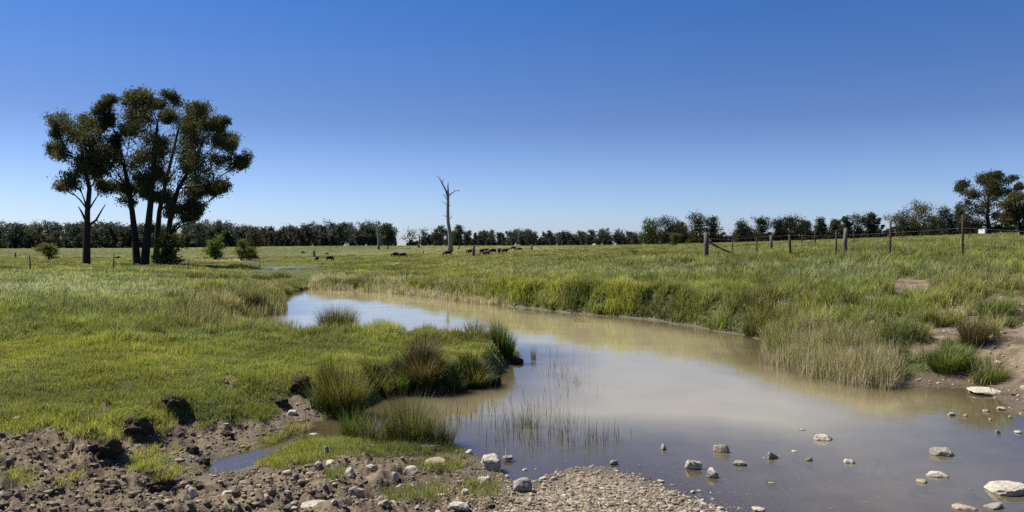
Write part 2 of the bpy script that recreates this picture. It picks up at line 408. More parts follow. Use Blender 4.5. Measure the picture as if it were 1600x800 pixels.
def build_grass():
    # --- meadow and turf
    n = 1330000
    X, Y = sample(n, 6.0, 130.0, 1.75)
    xf, yf = sample(130000, 125.0, 330.0, 2.2); X = np.r_[X, xf]; Y = np.r_[Y, yf]; xf, yf = sample(260000, 7.0, 17.0, 1.3, -.70, .02); X = np.r_[X, xf]; Y = np.r_[Y, yf]; n = len(X)
    # tufts: pull two thirds of the blades in to tussock centres
    k = Y/14
    g = .30*2**(np.floor(np.log2(np.clip(k, .4, 8))*2+rng.random(n))/2)
    ix = np.floor(X/g).astype(np.int64); iy = np.floor(Y/g+_perm[ix & 511]/512).astype(np.int64)
    h1 = _perm[(_perm[ix & 511]+iy) & 511]; h2 = _perm[(h1+131) & 511]
    cx = (ix+.05+.9*h1/512)*g; cy = (iy-_perm[ix & 511]/512+.05+.9*h2/512)*g
    # the crest and face of the far bank carry extra growth
    bp = POLYS[0][:14]; sg = np.diff(bp, axis=0); ln = np.hypot(*sg.T); m = 70000
    w = rng.choice(len(sg), m, p=ln/ln.sum()); q = rng.random((m, 1)); P = bp[w]+sg[w]*q
    nrm = np.stack([-sg[w][:, 1], sg[w][:, 0]], 1)/ln[w][:, None]; off = rng.uniform(-.45, 1.1, (m, 1)); P = P+nrm*off*np.where(shore(P[:, 0]+nrm[:, 0]*.6, P[:, 1]+nrm[:, 1]*.6) > 0, 1, -1)[:, None]
    X = np.r_[X, P[:, 0]]; Y = np.r_[Y, P[:, 1]]; n = len(X); k = Y/14
    cx = np.r_[cx, P[:, 0]+rng.normal(0, .2, m)]; cy = np.r_[cy, P[:, 1]+rng.normal(0, .2, m)]; g = np.r_[g, np.full(m, .4)]
    d = shore(X, Y)
    keep = d > .02; X, Y, d, cx, cy, g, k = (a[keep] for a in (X, Y, d, cx, cy, g, k))
    Z0 = table(X, Y)*sstep(0, 1, d)
    px = HX+F*X/Y; py0 = HY+(EYE-Z0)*F/Y
    # how long the grass is
    lawn = np.clip(sstep(505, 560, py0+fbm(X*.5, Y*.5, 3, 60)*46)*(px < 830), 0, 1)
    pull = np.where(rng.random(len(X)) < .72*(1-lawn), rng.uniform(.15, .75, len(X)), 0)
    X = X+(cx-X)*pull; Y = Y+(cy-Y)*pull
    d = shore(X, Y); keep = d > .03
    X, Y, d, k, lawn, cx, cy, g = (a[keep] for a in (X, Y, d, k, lawn, cx, cy, g))
    Z = height(X, Y); px, py = zones(X, Y, Z)
    mud = hmask_mud(px, py)*(Y < 40)+np.exp(-((px-355)/62.)**4)*np.exp(-((Y-112)/9.)**4)
    reed = np.minimum(np.minimum(pixpoly(REED_R, px, py), pixpoly(REED_F, px, py)), pixpoly(REED_I, px, py))
    keep = (rng.random(len(X)) > np.minimum(mud, .985)**np.where(px < 800, 1.6, 1)*np.where(Y < 14, np.where(px < 800, 1, 1.03), 1.03)) & ((reed > 0) | (rng.random(len(X)) < .45))
    X, Y, Z, d, k, lawn, px, py, mud, cx, cy, g = (a[keep] for a in (X, Y, Z, d, k, lawn, px, py, mud, cx, cy, g))
    n = len(X)
    fw = sstep(18, 50, Y); tus = fbm(X*1.3, Y*1.3, 3, 61)*(1-.6*fw)+fbm(X*.33, Y*.33, 3, 67)*fw      # clumpiness
    right = sstep(560, 760, px)
    hgt = .08*lawn+(1-lawn)*(.22+.05*right)
    hgt = hgt*(1+np.where(lawn > .5, 1.1, 1.5)*np.clip(tus, -.5, .9))
    nearbank = sstep(1.6, .2, d)*(Y > 14)*(1-lawn)
    hgt = hgt*(1+.4*nearbank)
    hgt = hgt*(1-.35*sstep(30, 70, Y))*(1-.74*sstep(370, 400, px)*sstep(520, 480, px)*sstep(38, 46, Y)*sstep(100, 80, Y))
    L = hgt*rng.uniform(.55, 1.25, n)
    W = .0052*np.clip(Y/9, .8, 20)**.85*(1+.3*(1-lawn))
    az = rng.uniform(0, 2*np.pi, n)
    out = np.arctan2(Y-cy, X-cx); az = np.where(rng.random(n) < .6*(1-lawn), out+rng.normal(0, .6, n), az)
    lean = np.clip(rng.normal(.5, .2, n), .1, .95)
    # tone: bright lime turf, deeper meadow, silvery seed-head drifts, straw
    f1 = fbm(X*.35, Y*.35, 4, 62); f2 = fbm(X*.09, Y*.16, 3, 63); f3 = fbm(X*1.7, Y*1.7, 3, 64)
    lime = np.array([.205,.235,.022]); deep = np.array([.088,.140,.034]); silver = np.array([.29,.34,.235]); straw = np.array([.34,.285,.14]); olive = np.array([.135,.138,.036])
    f5 = fbm(X*.22+9, Y*.22, 4, 69); w_l = np.clip(.22+.42*lawn+.2*right+f1*1.0+f5*.9, 0, 1)[:, None]
    ct = deep*(1-w_l)+lime*w_l
    w_o = np.clip(.28+f3*.9+.15*(1-lawn)-1.0*f5, 0, .85)[:, None]
    ct = ct*(1-w_o)+olive*w_o
    # seed-head drifts: left meadow band and the crest of the far bank
    drift = np.exp(-((py-452)/19)**2)*sstep(380, 180, px)*1.5+np.exp(-((py-419)/9)**2)*sstep(250, 420, px)*sstep(480,440,px)*.3
    drift = drift+np.exp(-((py-(424+np.abs(px-950)*.012))/11)**2)*sstep(720, 830, px)*.55
    drift = np.clip(drift*(.8+1.2*f2+f3*.6)+.35*np.clip(-f5-.1, 0, .7)*(1-lawn), 0, .9)
    w_s = np.where(rng.random(n) < drift, .85, .30*rng.random(n)**2)[:, None]
    ct = ct*(1-w_s)+silver*w_s
    pst = .07+.45*np.clip(f5*1.2+f3*.5-.12, 0, .8)*(1-right)+.16*np.clip(sstep(20, 60, Y), 0, 1)+.25*np.clip(f1, 0, 1)*right+.10*right+.4*mud+.28*sstep(1380, 1520, px)*(py > 425)+.35*np.clip(-f3-.1,0,1)*(1-lawn*.6)
    w_t = np.where(rng.random(n) < pst, rng.uniform(.4, .95, n), 0)[:, None]
    ct = ct*(1-w_t)+straw*w_t
    w_f = (sstep(45, 130, Y)*.55)[:, None]
    ct = ct*(1-w_f)+np.array([.175,.185,.055])*w_f
    f4 = fbm(X*.6, Y*.45, 3, 66)*(1-.6*fw)+fbm(X*.16, Y*.10, 3, 68)*fw
    ct = (ct*1.22+.012)*rng.uniform(.75, 1.25, (n, 1))*np.clip(1+.75*f4*(1-.4*lawn), .5, 1.5)[:, None]
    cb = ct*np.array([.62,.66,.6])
    B = np.stack([X, Y, Z-.012], 1)
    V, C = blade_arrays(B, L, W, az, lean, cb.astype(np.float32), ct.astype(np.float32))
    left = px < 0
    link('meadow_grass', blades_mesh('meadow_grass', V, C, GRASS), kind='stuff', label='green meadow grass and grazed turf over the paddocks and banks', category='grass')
    print('grass blades', n)

    # --- dry reed beds at the water's edge
    VV, CC = [], []
    for P, cnt, hh, green in ((REED_R, 14000, .40, .22), (REED_F, 12000, .38, .10), (REED_I, 8000, .40, .55)):
        P = np.array(P, float); m = 0; got = []
        while m < cnt:
            px = rng.uniform(P[:,0].min(), P[:,0].max(), cnt*2); py = rng.uniform(P[:,1].min(), P[:,1].max(), cnt*2)
            ok = poly_sd(P, px, py) < rng.normal(-2, 9 if cnt != 12000 else 3, cnt*2); px, py = px[ok], py[ok]
            got.append(np.stack([px, py], 1)); m += len(px)
        q = np.concatenate(got)[:cnt]
        zz = np.full(cnt, .1)
        for _ in range(6):
            D = np.clip((EYE-zz)*F/(q[:,1]-HY), 5, 80); x = (q[:,0]-HX)/F*D; zz = .5*zz+.5*np.maximum(height(x, D), -.05)
        D = (EYE-zz)*F/(q[:,1]-HY); x = (q[:,0]-HX)/F*D; zz = height(x, D)
        keep = zz > -.14; x, D, zz = x[keep], D[keep], zz[keep]; m = len(x)
        cl = fbm(x*1.5, D*1.5, 3, 70)
        L = hh*(1+.8*cl)*rng.uniform(.45, 1.2, m); W = .006*(D/12)**.8
        w = (rng.random(m) < green+cl*.6)[:, None]
        ct = np.where(w, np.array([.11,.14,.045]), np.array([.66,.60,.44]) if cnt == 12000 else np.array([.54,.48,.32]))*rng.uniform(.6, 1.2, (m, 1))
        V, C = blade_arrays(np.stack([x, D, zz-.02], 1), L, W, rng.uniform(0, 6.28, m), np.clip(rng.normal(.25, .18, m), .02, .8), (ct*.75).astype(np.float32), ct.astype(np.float32))
        VV.append(V); CC.append(C)
    # pale tufts strung along the far waterline
    link('dry_reeds', blades_mesh('dry_reeds', np.concatenate(VV), np.concatenate(CC), REEDM), kind='stuff', label='pale dry reeds standing along the edge of the muddy water', category='reeds')
build_grass()

def stalks():
    n = 5200
    X, Y = sample(n, 8, 60, 1.7); d = shore(X, Y); Z = height(X, Y); px, py = zones(X, Y, Z)
    k = (d > .15) & (hmask_mud(px, py)*(Y < 40) < .7) & (fbm(X*.35, Y*.35, 3, 95) > np.where(px < 800, -.05, -.15)); X, Y, Z = X[k], Y[k], Z[k]; m = len(X)
    L = rng.uniform(.12, .42, m)*np.where(Y < 16, .75, 1)
    pal = np.array([(.38,.32,.18),(.26,.20,.10),(.30,.34,.20),(.12,.17,.05)]); ct = pal[rng.choice(4, m, p=[.4,.2,.25,.15])]*rng.uniform(.8, 1.2, (m, 1))
    V, C = blade_arrays(np.stack([X, Y, Z-.02], 1), L, .006*np.clip(Y/10, 1, 6)**.8, rng.uniform(0, 6.28, m), np.abs(rng.normal(.2, .2, m)).clip(0, .9), ct*.8, ct)
    link('dead_stalks', blades_mesh('dead_stalks', V, C, REEDM), kind='stuff', label='dry seed stalks and weeds standing through the pasture', category='weeds')
stalks()

# ------------------------------------------------------------------ rush clumps: each one a plant of its own
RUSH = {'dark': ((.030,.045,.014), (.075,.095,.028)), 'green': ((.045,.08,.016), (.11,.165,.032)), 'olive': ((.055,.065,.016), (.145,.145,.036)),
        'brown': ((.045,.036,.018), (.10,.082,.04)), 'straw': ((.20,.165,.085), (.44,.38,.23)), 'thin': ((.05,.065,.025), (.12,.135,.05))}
def rush(px, py, wpx, hpx, tone, n, label, lean=.25, name='rush_clump', cat='rushes', group=None, sink=0.03):
    x, y, z = ground(px, py)
    s = y/F; w = wpx*s; h = hpx*s
    r = np.sqrt(rng.random(n))*w*.36; a = rng.uniform(0, 2*np.pi, n)
    bx, by = np.cos(a)*r, np.sin(a)*r*.8
    zz = height(x+bx, y+by)-z
    B = np.stack([bx, by, np.clip(zz, -.12, .25)-sink], 1)
    L = (h+sink)*rng.uniform(.5, 1.06, n)*(1-.25*(r/(w*.36+1e-6))**2)
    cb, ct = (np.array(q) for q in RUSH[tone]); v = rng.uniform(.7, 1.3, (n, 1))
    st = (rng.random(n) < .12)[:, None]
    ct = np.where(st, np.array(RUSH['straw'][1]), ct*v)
    W = np.full(n, max(.0045, .0065*(y/13)**.8))*rng.uniform(.7, 1.2, n)
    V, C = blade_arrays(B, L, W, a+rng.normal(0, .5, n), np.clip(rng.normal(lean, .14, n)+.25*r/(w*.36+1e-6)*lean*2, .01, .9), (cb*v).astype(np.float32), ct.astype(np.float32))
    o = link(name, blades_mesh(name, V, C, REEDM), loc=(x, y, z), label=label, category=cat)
    if group: o['group'] = group
    return o
G1 = 'rush clumps round the pond'
for a in (
 (527,520,66,60,'dark',1700,'round dark rush clump standing at the far side of the spit'),
 (482,522,20,24,'dark',220,'tiny dark rush tuft just left of the round dark clump'),
 (434,515,50,36,'thin',420,'thin grey green rush clump in the shallow inlet',.4),
 (620,522,36,22,'green',300,'low green rush clump on the far edge of the grassy spit'),
 (672,523,22,24,'green',160,'narrow green rush tuft between the spit edge and tree reflection'),
 (692,524,18,17,'thin',110,'short thin rush tuft beside the reflection of the dead tree'),
 (742,528,40,40,'thin',260,'tall wispy rush clump at the tip of the grassy spit',.3),
 (785,552,42,56,'green',800,'cone shaped green rush clump on the little mud islet',.2),
 (833,562,12,34,'thin',40,'single slim rush tuft in open water beyond the islet',.12),
 (535,648,84,92,'olive',1500,'tallest olive rush clump at the inner corner of the spit',.3),
 (500,640,34,60,'green',260,'green rush tuft leaning out left of the tallest olive clump',.35),
 (590,612,56,46,'olive',700,'olive sedge tussock hanging over the spit bank',.5),
 (625,612,50,48,'green',650,'green sedge tussock growing up the face of the spit bank',.45),
 (662,608,60,70,'brown',1900,'dark brown sedge tussock with dead thatch on the spit bank',.4),
 (705,608,44,34,'green',420,'short green sedge tussock at the water line of the spit bank',.5),
 (742,602,54,40,'olive',900,'rounded olive sedge tussock on the end corner of the spit',.5),
 (640,692,90,98,'thin',760,'widest thin reed clump standing in the shallows by the stones',.3),
 (588,692,60,74,'thin',380,'thin reed clump in the shallows behind the mud bank',.35),
 (550,680,44,60,'green',300,'green reed clump at the foot of the tallest olive clump',.35),
 (688,692,54,58,'thin',280,'thin reed clump at the open water end of the reedy shallows',.35),
 (468,672,46,26,'straw',160,'pale straw reed tuft beside the puddle',.4),
 (825,668,44,54,'thin',130,'sparse tall reed clump in open water before the spit',.2),
 (1552,500,56,52,'green',520,'fresh green grass tussock high on the bare bank',.35),
 (1522,536,48,52,'brown',620,'dark olive sedge tussock on the bare slope',.35),
 (1482,574,70,46,'green',1100,'large deep green grass tussock beside the bare shore',.55),
 (1545,600,52,36,'green',420,'loose green tussock just above the pale rock ledge',.5),
 (905,503,34,24,'straw',120,'pale broken reed clump standing in water under the far bank',.25),
 (1430,480,70,34,'green',520,'bushy green tussock below the eroded patch of bank',.6),
 (1400,530,56,36,'green',420,'green tussock behind the dry reed bed',.5),
 (1335,510,60,36,'green',460,'green tussock at the back of the dry reed bed',.5),
 (1590,440,40,24,'green',240,'small green tussock at the top of the bare slope',.5),
 (590,436,22,14,'olive',220,'dark tussock on the far bank of the creek',.6),
 (568,434,20,11,'olive',200,'second dark tussock beside the far creek bank',.6),
 (545,430,20,11,'olive',200,'third and smallest of the dark tussocks by the far creek',.6),
 (380,420,70,16,'brown',420,'long brown sedge patch on the bank below the shrubs',.6),
 (440,434,40,16,'olive',240,'olive sedge tuft beside the far creek pool',.5),
 (280,470,60,26,'dark',420,'dark sedge tussock in the left meadow near the inlet',.6),
 (330,452,56,22,'olive',360,'olive sedge tussock above the reedy inlet',.6),
 (235,490,60,26,'olive',380,'olive sedge tussock deepest in the left meadow',.7),
 (480,690,40,18,'olive',160,'low olive rush tuft between puddle and pond',.6),
 (300,486,56,34,'thin',420,'grey green reed clump nearest the dark left tussock',.5),
 (345,480,60,38,'straw',420,'pale straw reed clump between the inlet and left meadow',.5),
 (388,470,50,34,'thin',380,'grey reed clump behind the small inlet water',.5),
 (415,456,46,26,'straw',340,'pale reed clump above the inlet beside the pond head',.5),
 (360,440,60,22,'dark',420,'dark tussock on the creek bank above the straw reeds',.6),
 (310,436,50,18,'brown',340,'brown tussock on the upper creek bank in the left field',.6),
 (410,438,40,18,'dark',300,'dark tussock beside the far pool end of the creek bank',.6),
 (265,450,46,22,'olive',300,'olive tussock at the silvery grass edge',.6),
 (350,512,40,22,'olive',300,'olive tussock on the near lip of the inlet',.6),
 (180,505,70,26,'green',420,'long green grass tussock in the middle of the left field',.8),
 (95,515,70,26,'green',420,'long green grass tussock near the left field edge',.8),
 (300,525,60,22,'green',380,'long green grass tussock where turf meets meadow',.8),
 (1180,520,44,40,'thin',340,'grey green reed clump at the pond end of the dry reed bed',.35),
 (1260,560,60,52,'straw',520,'pale straw reed clump at the water face of the dry reed bed',.3),
 (1310,582,60,50,'straw',520,'tallest straw reed clump at the outer face of the reed bed',.3),
 (1365,598,56,44,'straw',460,'straw reed clump at the shore end of the reed bed',.35),
 (1465,505,44,26,'olive',320,'olive tussock on the worn slope above the dark green tussock',.6),
 (1575,480,40,22,'olive',280,'olive tussock beside the upper bare patch',.6),
 (1505,455,44,20,'green',280,'green tussock to the side of the eroded patch',.6)):
    rush(*a, group=G1) if len(a) == 7 else rush(*a[:7], lean=a[7], group=G1)
# thin stems scattered in the shallows, past counting
def stems():
    n = 950
    ctr = [(760,585,18,6),(870,575,26,22),(845,640,44,12),(800,665,40,14),(880,670,30,14),(720,655,60,14),(940,690,30,10),(830,690,60,10),(650,650,70,18),(770,640,40,16),(890,600,30,20),(560,665,60,10)]
    q = np.array([(rng.normal(c[0], c[2]*.6), rng.normal(c[1], c[3]*.6)) for c in (ctr[rng.integers(len(ctr))] for _ in range(n))])
    D = EYE*F/(q[:,1]-HY); x = (q[:,0]-HX)/F*D
    zz = height(x, D); k = zz < .02; x, D, zz = x[k], D[k], zz[k]; m = len(x)
    L = rng.uniform(.08, .36, m)*rng.uniform(.4, 1.1, m)-zz
    ct = np.array([.10,.105,.045])*rng.uniform(.6, 1.5, (m, 1)).astype(np.float32)
    V, C = blade_arrays(np.stack([x, D, zz-.01], 1), L, np.full(m, .006), rng.uniform(0, 6.28, m), np.abs(rng.normal(.12, .14, m)), ct*.7, ct)
    link('water_stems', blades_mesh('water_stems', V, C, REEDM), kind='stuff', label='thin reed stems standing scattered in the shallow water', category='reeds')
stems()

# ------------------------------------------------------------------ stones
def stone_mesh(seed, w, dp, h, flat=.0):
    r = random.Random(seed); bm = bmesh.new()
    for _ in range(26):
        v = Vector((r.gauss(0,1), r.gauss(0,1), r.gauss(0,1))).normalized()
        e = r.uniform(.86, 1.06)
        p = Vector([math.copysign(abs(c)**.72, c)*e for c in v])
        bm.verts.new(p)
    bmesh.ops.convex_hull(bm, input=bm.verts)
    bmesh.ops.delete(bm, geom=[v for v in bm.verts if not v.link_faces], context='VERTS')
    bmesh.ops.bevel(bm, geom=list(bm.edges), offset=.09, segments=1, affect='EDGES', profile=.6)
    bmesh.ops.triangulate(bm, faces=bm.faces)
    bmesh.ops.subdivide_edges(bm, edges=[e for e in bm.edges if e.calc_length() > .3], cuts=1, use_grid_fill=True)
    bmesh.ops.triangulate(bm, faces=bm.faces)
    co = np.array([v.co for v in bm.verts])
    mx = co.max(0); mn = co.min(0)
    nz = fbm(co[:,0]*2+seed*3.1, co[:,1]*2+co[:,2]*1.7, 3, 80)*.10
    for v, k in zip(bm.verts, nz):
        v.co *= (1+k)
        v.co.x *= w/(mx[0]-mn[0]); v.co.y *= dp/(mx[1]-mn[1]); v.co.z *= h/(mx[2]-mn[2])
    me = bpy.data.meshes.new('stone'); bm.to_mesh(me); bm.free()
    for p in me.polygons: p.use_smooth = False
    return me
_si = [0]
def stone(px, py, wpx, hpx, label, kind=0, water=False, tilt=0.0, group=None, deep=None):
    """px,py: middle of the visible stone; wpx,hpx its visible size"""
    _si[0] += 1
    base = py+hpx*.42
    if water:
        D = EYE*F/(base-HY); x, y, z = (px-HX)/F*D, D, 0.0
        bed = float(height(np.array([x]), np.array([y]))[0])
    else:
        x, y, z = ground(px, base); bed = z
    s = y/F; w = wpx*s; vis = hpx*s*.95; dp = w*random.uniform(.65, .9) if deep is None else w*deep
    # part of the seen height is the top face looked down on
    up = max(vis-.28*dp, vis*.5)
    tot = up+max(.35*up, z-bed+.03)
    me = stone_mesh(_si[0], w, dp, tot); me.materials.append(STONE[kind])
    o = link('stone', me, loc=(x, y+dp*.3, z+up-tot*.5), label=label, category='stone', group=group or ('stones in the shallow water' if water else 'stones on the bank'))
    o.rotation_euler = (random.uniform(-.12,.12), tilt, random.uniform(-.5,.5))
    return o
for a in (
 (1037,698,15,12,'small dark stone alone furthest out from the gravel bar',1),
 (1085,724,27,23,'round two toned stone at the edge of the gravel bar shallows',0),
 (1114,738,25,20,'whitish block stone nearest the gravel bar',0),
 (1127,700,31,19,'domed mottled stone behind the whitish block stone',2),
 (1157,719,23,20,'upright pointed stone to the side of the mottled dome',1),
 (1208,711,23,15,'rough grey stone between the pointed stone and oblong stone',1),
 (1243,702,28,13,'pale oblong stone with flat lit top in shallow water',0),
 (1287,682,33,15,'flat topped slab stone with dark wet sides',0),
 (1258,671,22,7,'low pale sliver of stone behind the flat topped slab',1),
 (1331,719,28,13,'smooth pale oval stone alone in mid shallows',0),
 (1207,751,22,13,'wedge stone with dark front near the gravel bar',2),
 (1265,717,13,9,'tiny grey stone in front of the pale oblong stone',1),
 (1193,715,8,5,'white chip of stone touching the rough grey stone',0),
 (1475,702,34,24,'largest dark grey boulder in the shallows',1),
 (1467,738,46,20,'broad pale boulder in front of the dark grey boulder',0),
 (1442,751,24,10,'thin buff stone at the foot of the broad pale boulder',2),
 (1392,728,22,8,'low grey stone lying awash beside the pale oval stone',1),
 (1366,725,14,8,'brown stone awash next to the low grey stone',2),
 (1374,714,13,8,'small pale chip behind the stones lying awash',0),
 (1488,646,15,10,'lone brown and white stone off the bare shore',2),
 (1510,649,9,6,'pebble sized brown stone next to the lone brown and white one',2),
 (1560,674,9,8,'small brown stone out from the bare shore',2),
 (1593,673,13,9,'pale rounded stone at the frame edge off the bare shore',0),
 (1548,655,6,5,'white speck of stone near the bare shore water line',0),
 (1520,764,17,5,'thin dark stick like stone in front of the large rock',1),
 (1585,757,76,36,'largest pale jagged rock lying at the water corner',0),
 (1512,790,44,18,'buff broken rock in the nearest corner of the water',2),
 (1556,789,30,16,'grey broken rock between buff rock and jagged rock',1),
 (1430,762,22,6,'reddish flat stone just under the water surface',2)):
    stone(*a, water=True)
for a in (
 (768,720,46,36,'largest pale boulder on the mud by the water',0,-.1),
 (794,713,24,20,'grey mossy stone behind the largest pale boulder',1),
 (816,757,31,27,'round stone with deeply shaded side at the gravel edge',1),
 (732,704,28,14,'pale leaning stone in the grass behind the boulder',0,-.3),
 (757,751,22,15,'small pale stone with a dark crown before the boulder',0),
 (727,768,18,12,'pale stone in the sparse grass below the boulder',0),
 (716,793,36,15,'flat pale stone at the bottom of the mud bank',0),
 (555,768,29,24,'rounded buff stone with one black shaded end',2),
 (520,781,26,20,'narrow pale stone leaning beside the rounded buff stone',0,-.5),
 (509,706,15,20,'dark upright stone at the edge of the green patch',1),
 (515,724,22,11,'pale flat stone below the dark upright stone',0),
 (496,731,20,15,'grey brown stone wedged against the pale flat stone',1),
 (545,738,24,20,'pale slab tilted on its side in the mud',0,-.6),
 (578,729,16,9,'small white pointed stone uphill of the tilted slab',0),
 (642,733,28,18,'ridged pale stone in the middle of the mud bank',0,-.4),
 (617,746,24,20,'pale angular stone touching the ridged stone',0,-.5),
 (625,759,26,10,'low grey stone beneath the pale angular stone',1),
 (644,759,9,9,'round white pebble stone beside the low grey stone',0),
 (680,720,36,19,'broad half buried brown stone near the reeds',2),
 (667,697,30,13,'flat grey stone overhanging the wet reeds',1),
 (584,696,16,7,'small flat white stone among the reeds',0),
 (598,784,32,14,'buff stone with a notch low on the mud bank',2,-.4),
 (689,775,13,8,'small white stone in the thin grass of the mud bank',0),
 (297,769,24,26,'pale wedge stone standing in the dark trampled mud',0,-.6),
 (447,738,18,12,'round pale stone below the green puddle edge patch',2),
 (448,770,18,11,'dark sided small stone in the trampled mud',1),
 (488,788,44,9,'bright white flat flake of stone lying on mud',0),
 (356,768,22,6,'thin white stone flake in the trampled mud',0),
 (300,716,8,7,'tiny white stone near the puddle tip',0),
 (24,656,12,7,'tiny pale stone in the left turf edge',0),
 (488,679,16,7,'pale stone at the head of the puddle',0),
 (455,645,20,12,'pale stone under the eroded turf lip',0),
 (1548,611,52,15,'long pale rock ledge on the bare shore',0),
 (1568,637,20,12,'pale pyramid stone on the bare shore',0),
 (1543,641,13,7,'small white stone at the bare shore water line',0),
 (1580,650,14,8,'buff stone beside the pale pyramid stone',2),
 (1524,609,20,9,'buff stone at the end of the rock ledge',2),
 (960,723,14,10,'grey white stone at the tip of the gravel bar',1),
 (848,748,14,9,'white stone behind the round shaded stone',0),
 (866,747,13,11,'angular white stone on the upper gravel edge',0),
 (850,758,14,9,'buff white stone beside the shaded round stone',2),
 (905,742,14,7,'long low white stone on the crest of the gravel bar',0),
 (846,770,16,8,'flat stone lying before the shaded round stone',2),
 (1083,768,14,9,'white three cornered stone at the gravel bar end',0),
 (1098,783,10,8,'white stone chip at the gravel bar water edge',0),
 (1186,795,20,10,'pale stone in the very shallow water at the bottom',0)):
    stone(a[0], a[1], a[2], a[3], a[4], a[5], False, a[6] if len(a) > 6 else 0.0)

def ico(sub=1):
    bm = bmesh.new(); bmesh.ops.create_icosphere(bm, subdivisions=sub, radius=1)
    V = np.array([v.co for v in bm.verts]); Fc = np.array([[v.index for v in f.verts] for f in bm.faces]); bm.free(); return V, Fc
IV, IF = ico(1); IV2, IF2 = ico(2)
def scatter_bits(name, X, Y, S, mat, squash=(.45,.8), label='', cat='', cols=None, bury=.25, dense=False):
    bV, bF = (IV2, IF2) if dense else (IV, IF)
    n = len(X); Z = height(X, Y)
    k = len(bV)
    J = rng.normal(1, .17, (n, k, 1))*bV[None]
    sc = np.stack([S*rng.uniform(.8,1.3,n), S*rng.uniform(.7,1.1,n), S*rng.uniform(*squash, n)], 1)[:, None, :]
    J = J*sc; a = rng.uniform(0, 6.28, n); c, s = np.cos(a)[:, None], np.sin(a)[:, None]
    P = np.stack([J[...,0]*c-J[...,1]*s, J[...,0]*s+J[...,1]*c, J[...,2]], -1)
    P += np.stack([X, Y, Z+sc[:,0,2]*bury], 1)[:, None, :]
    Fc = (bF[None]+(np.arange(n)*k)[:, None, None]).reshape(-1, 3)
    C = None if cols is None else np.repeat(cols, k, 0)
    link(name, mesh_from(name, P.reshape(-1, 3), [Fc], [mat], C, smooth=False), kind='stuff', label=label, category=cat)
def mat_attr(name, rough=.85):
    t = NT(name); a = t.n('ShaderNodeAttribute', attribute_name='col').outputs['Color']
    tc = t.n('ShaderNodeTexCoord').outputs['Object']
    nz = t.n('ShaderNodeTexNoise', {'Vector': tc, 'Scale': 60, 'Detail': 4}).outputs[0]
    c = t.mix(.8, a, t.ramp(nz, [(.3,(.6,.6,.6)),(.7,(1.25,1.25,1.25))]), 'MULTIPLY')
    return t.done(t.n('ShaderNodeBsdfPrincipled', {'Base Color': c, 'Roughness': rough, 'Specular IOR Level': .2}).outputs[0])
PEB = mat_attr('gravel_pebbles')
def bits():
    # gravel bar
    n = 12000
    px = rng.normal(960, 150, n); py = rng.normal(785, 34, n)
    D = (EYE-.12)*F/(py-HY); X = (px-HX)/F*D; Y = D
    X2, Y2 = sample(4200, 5, 10.5, 1.8, -.62, .66)
    X = np.r_[X, X2]; Y = np.r_[Y, Y2]
    d = shore(X, Y); Z = height(X, Y); qx, qy = zones(X, Y, Z)
    k = (Y > 4.4) & (Y < 12) & (d > -3) & (rng.random(len(X)) < np.where(d > 0, 1, np.where(d > -.45, .4, .22))) & (hmask_mud(qx, qy) > .6)
    X, Y = X[k], Y[k]; n = len(X)
    S = np.clip(rng.lognormal(math.log(.009), .5, n), .004, .032)
    pal = np.array([(.28,.235,.165),(.20,.16,.11),(.36,.32,.245),(.13,.10,.07),(.24,.18,.12)])
    c = pal[rng.choice(5, n, p=[.3,.25,.15,.15,.15])]*rng.uniform(.8, 1.2, (n, 1))
    scatter_bits('gravel', X, Y, S, PEB, (.4,.8), 'pale angular gravel spread over the bar and mud', 'gravel', c)
    # crumbs of trodden soil
    n = 34000
    X, Y = sample(n, 4.6, 12, 1.6, -.7, .35)
    d = shore(X, Y); Z = height(X, Y); qx, qy = zones(X, Y, Z)
    k = (d > .05) & (hmask_mud(qx, qy) > .45) & (qx < 900) & (fbm(X*1.3, Y*1.3, 3, 90) > -.25)
    X, Y, qx = X[k], Y[k], qx[k]; n = len(X)
    S = np.clip(rng.lognormal(math.log(.0095), .65, n), .004, .045)*np.where(qx > 560, .6, 1)
    pal = np.array([(.14,.105,.069),(.09,.066,.044),(.20,.155,.104),(.25,.20,.14)])
    c = pal[rng.choice(4, n, p=[.35,.25,.25,.15])]*rng.uniform(.8, 1.2, (n, 1))
    scatter_bits('soil_crumbs', X, Y, S, PEB, (.45,.9), 'crumbly trampled soil lumps over the muddy bank', 'soil', c, .2)
    # stones that show on the bare shore
    n = 1400
    X, Y = sample(n, 9, 24, 1.0, .5, .72)
    d = shore(X, Y); Z = height(X, Y); qx, qy = zones(X, Y, Z)
    k = (d > .0) & (hmask_mud(qx, qy) > .5); X, Y = X[k], Y[k]; n = len(X)
    S = np.clip(rng.lognormal(math.log(.018), .5, n), .006, .06)
    c = np.array([(.36,.29,.20)])*rng.uniform(.5, 1.3, (n, 1))
    scatter_bits('shore_rubble', X, Y, S, PEB, (.4,.8), 'small brown rubble strewn over the bare shore slope', 'rubble', c)
bits()
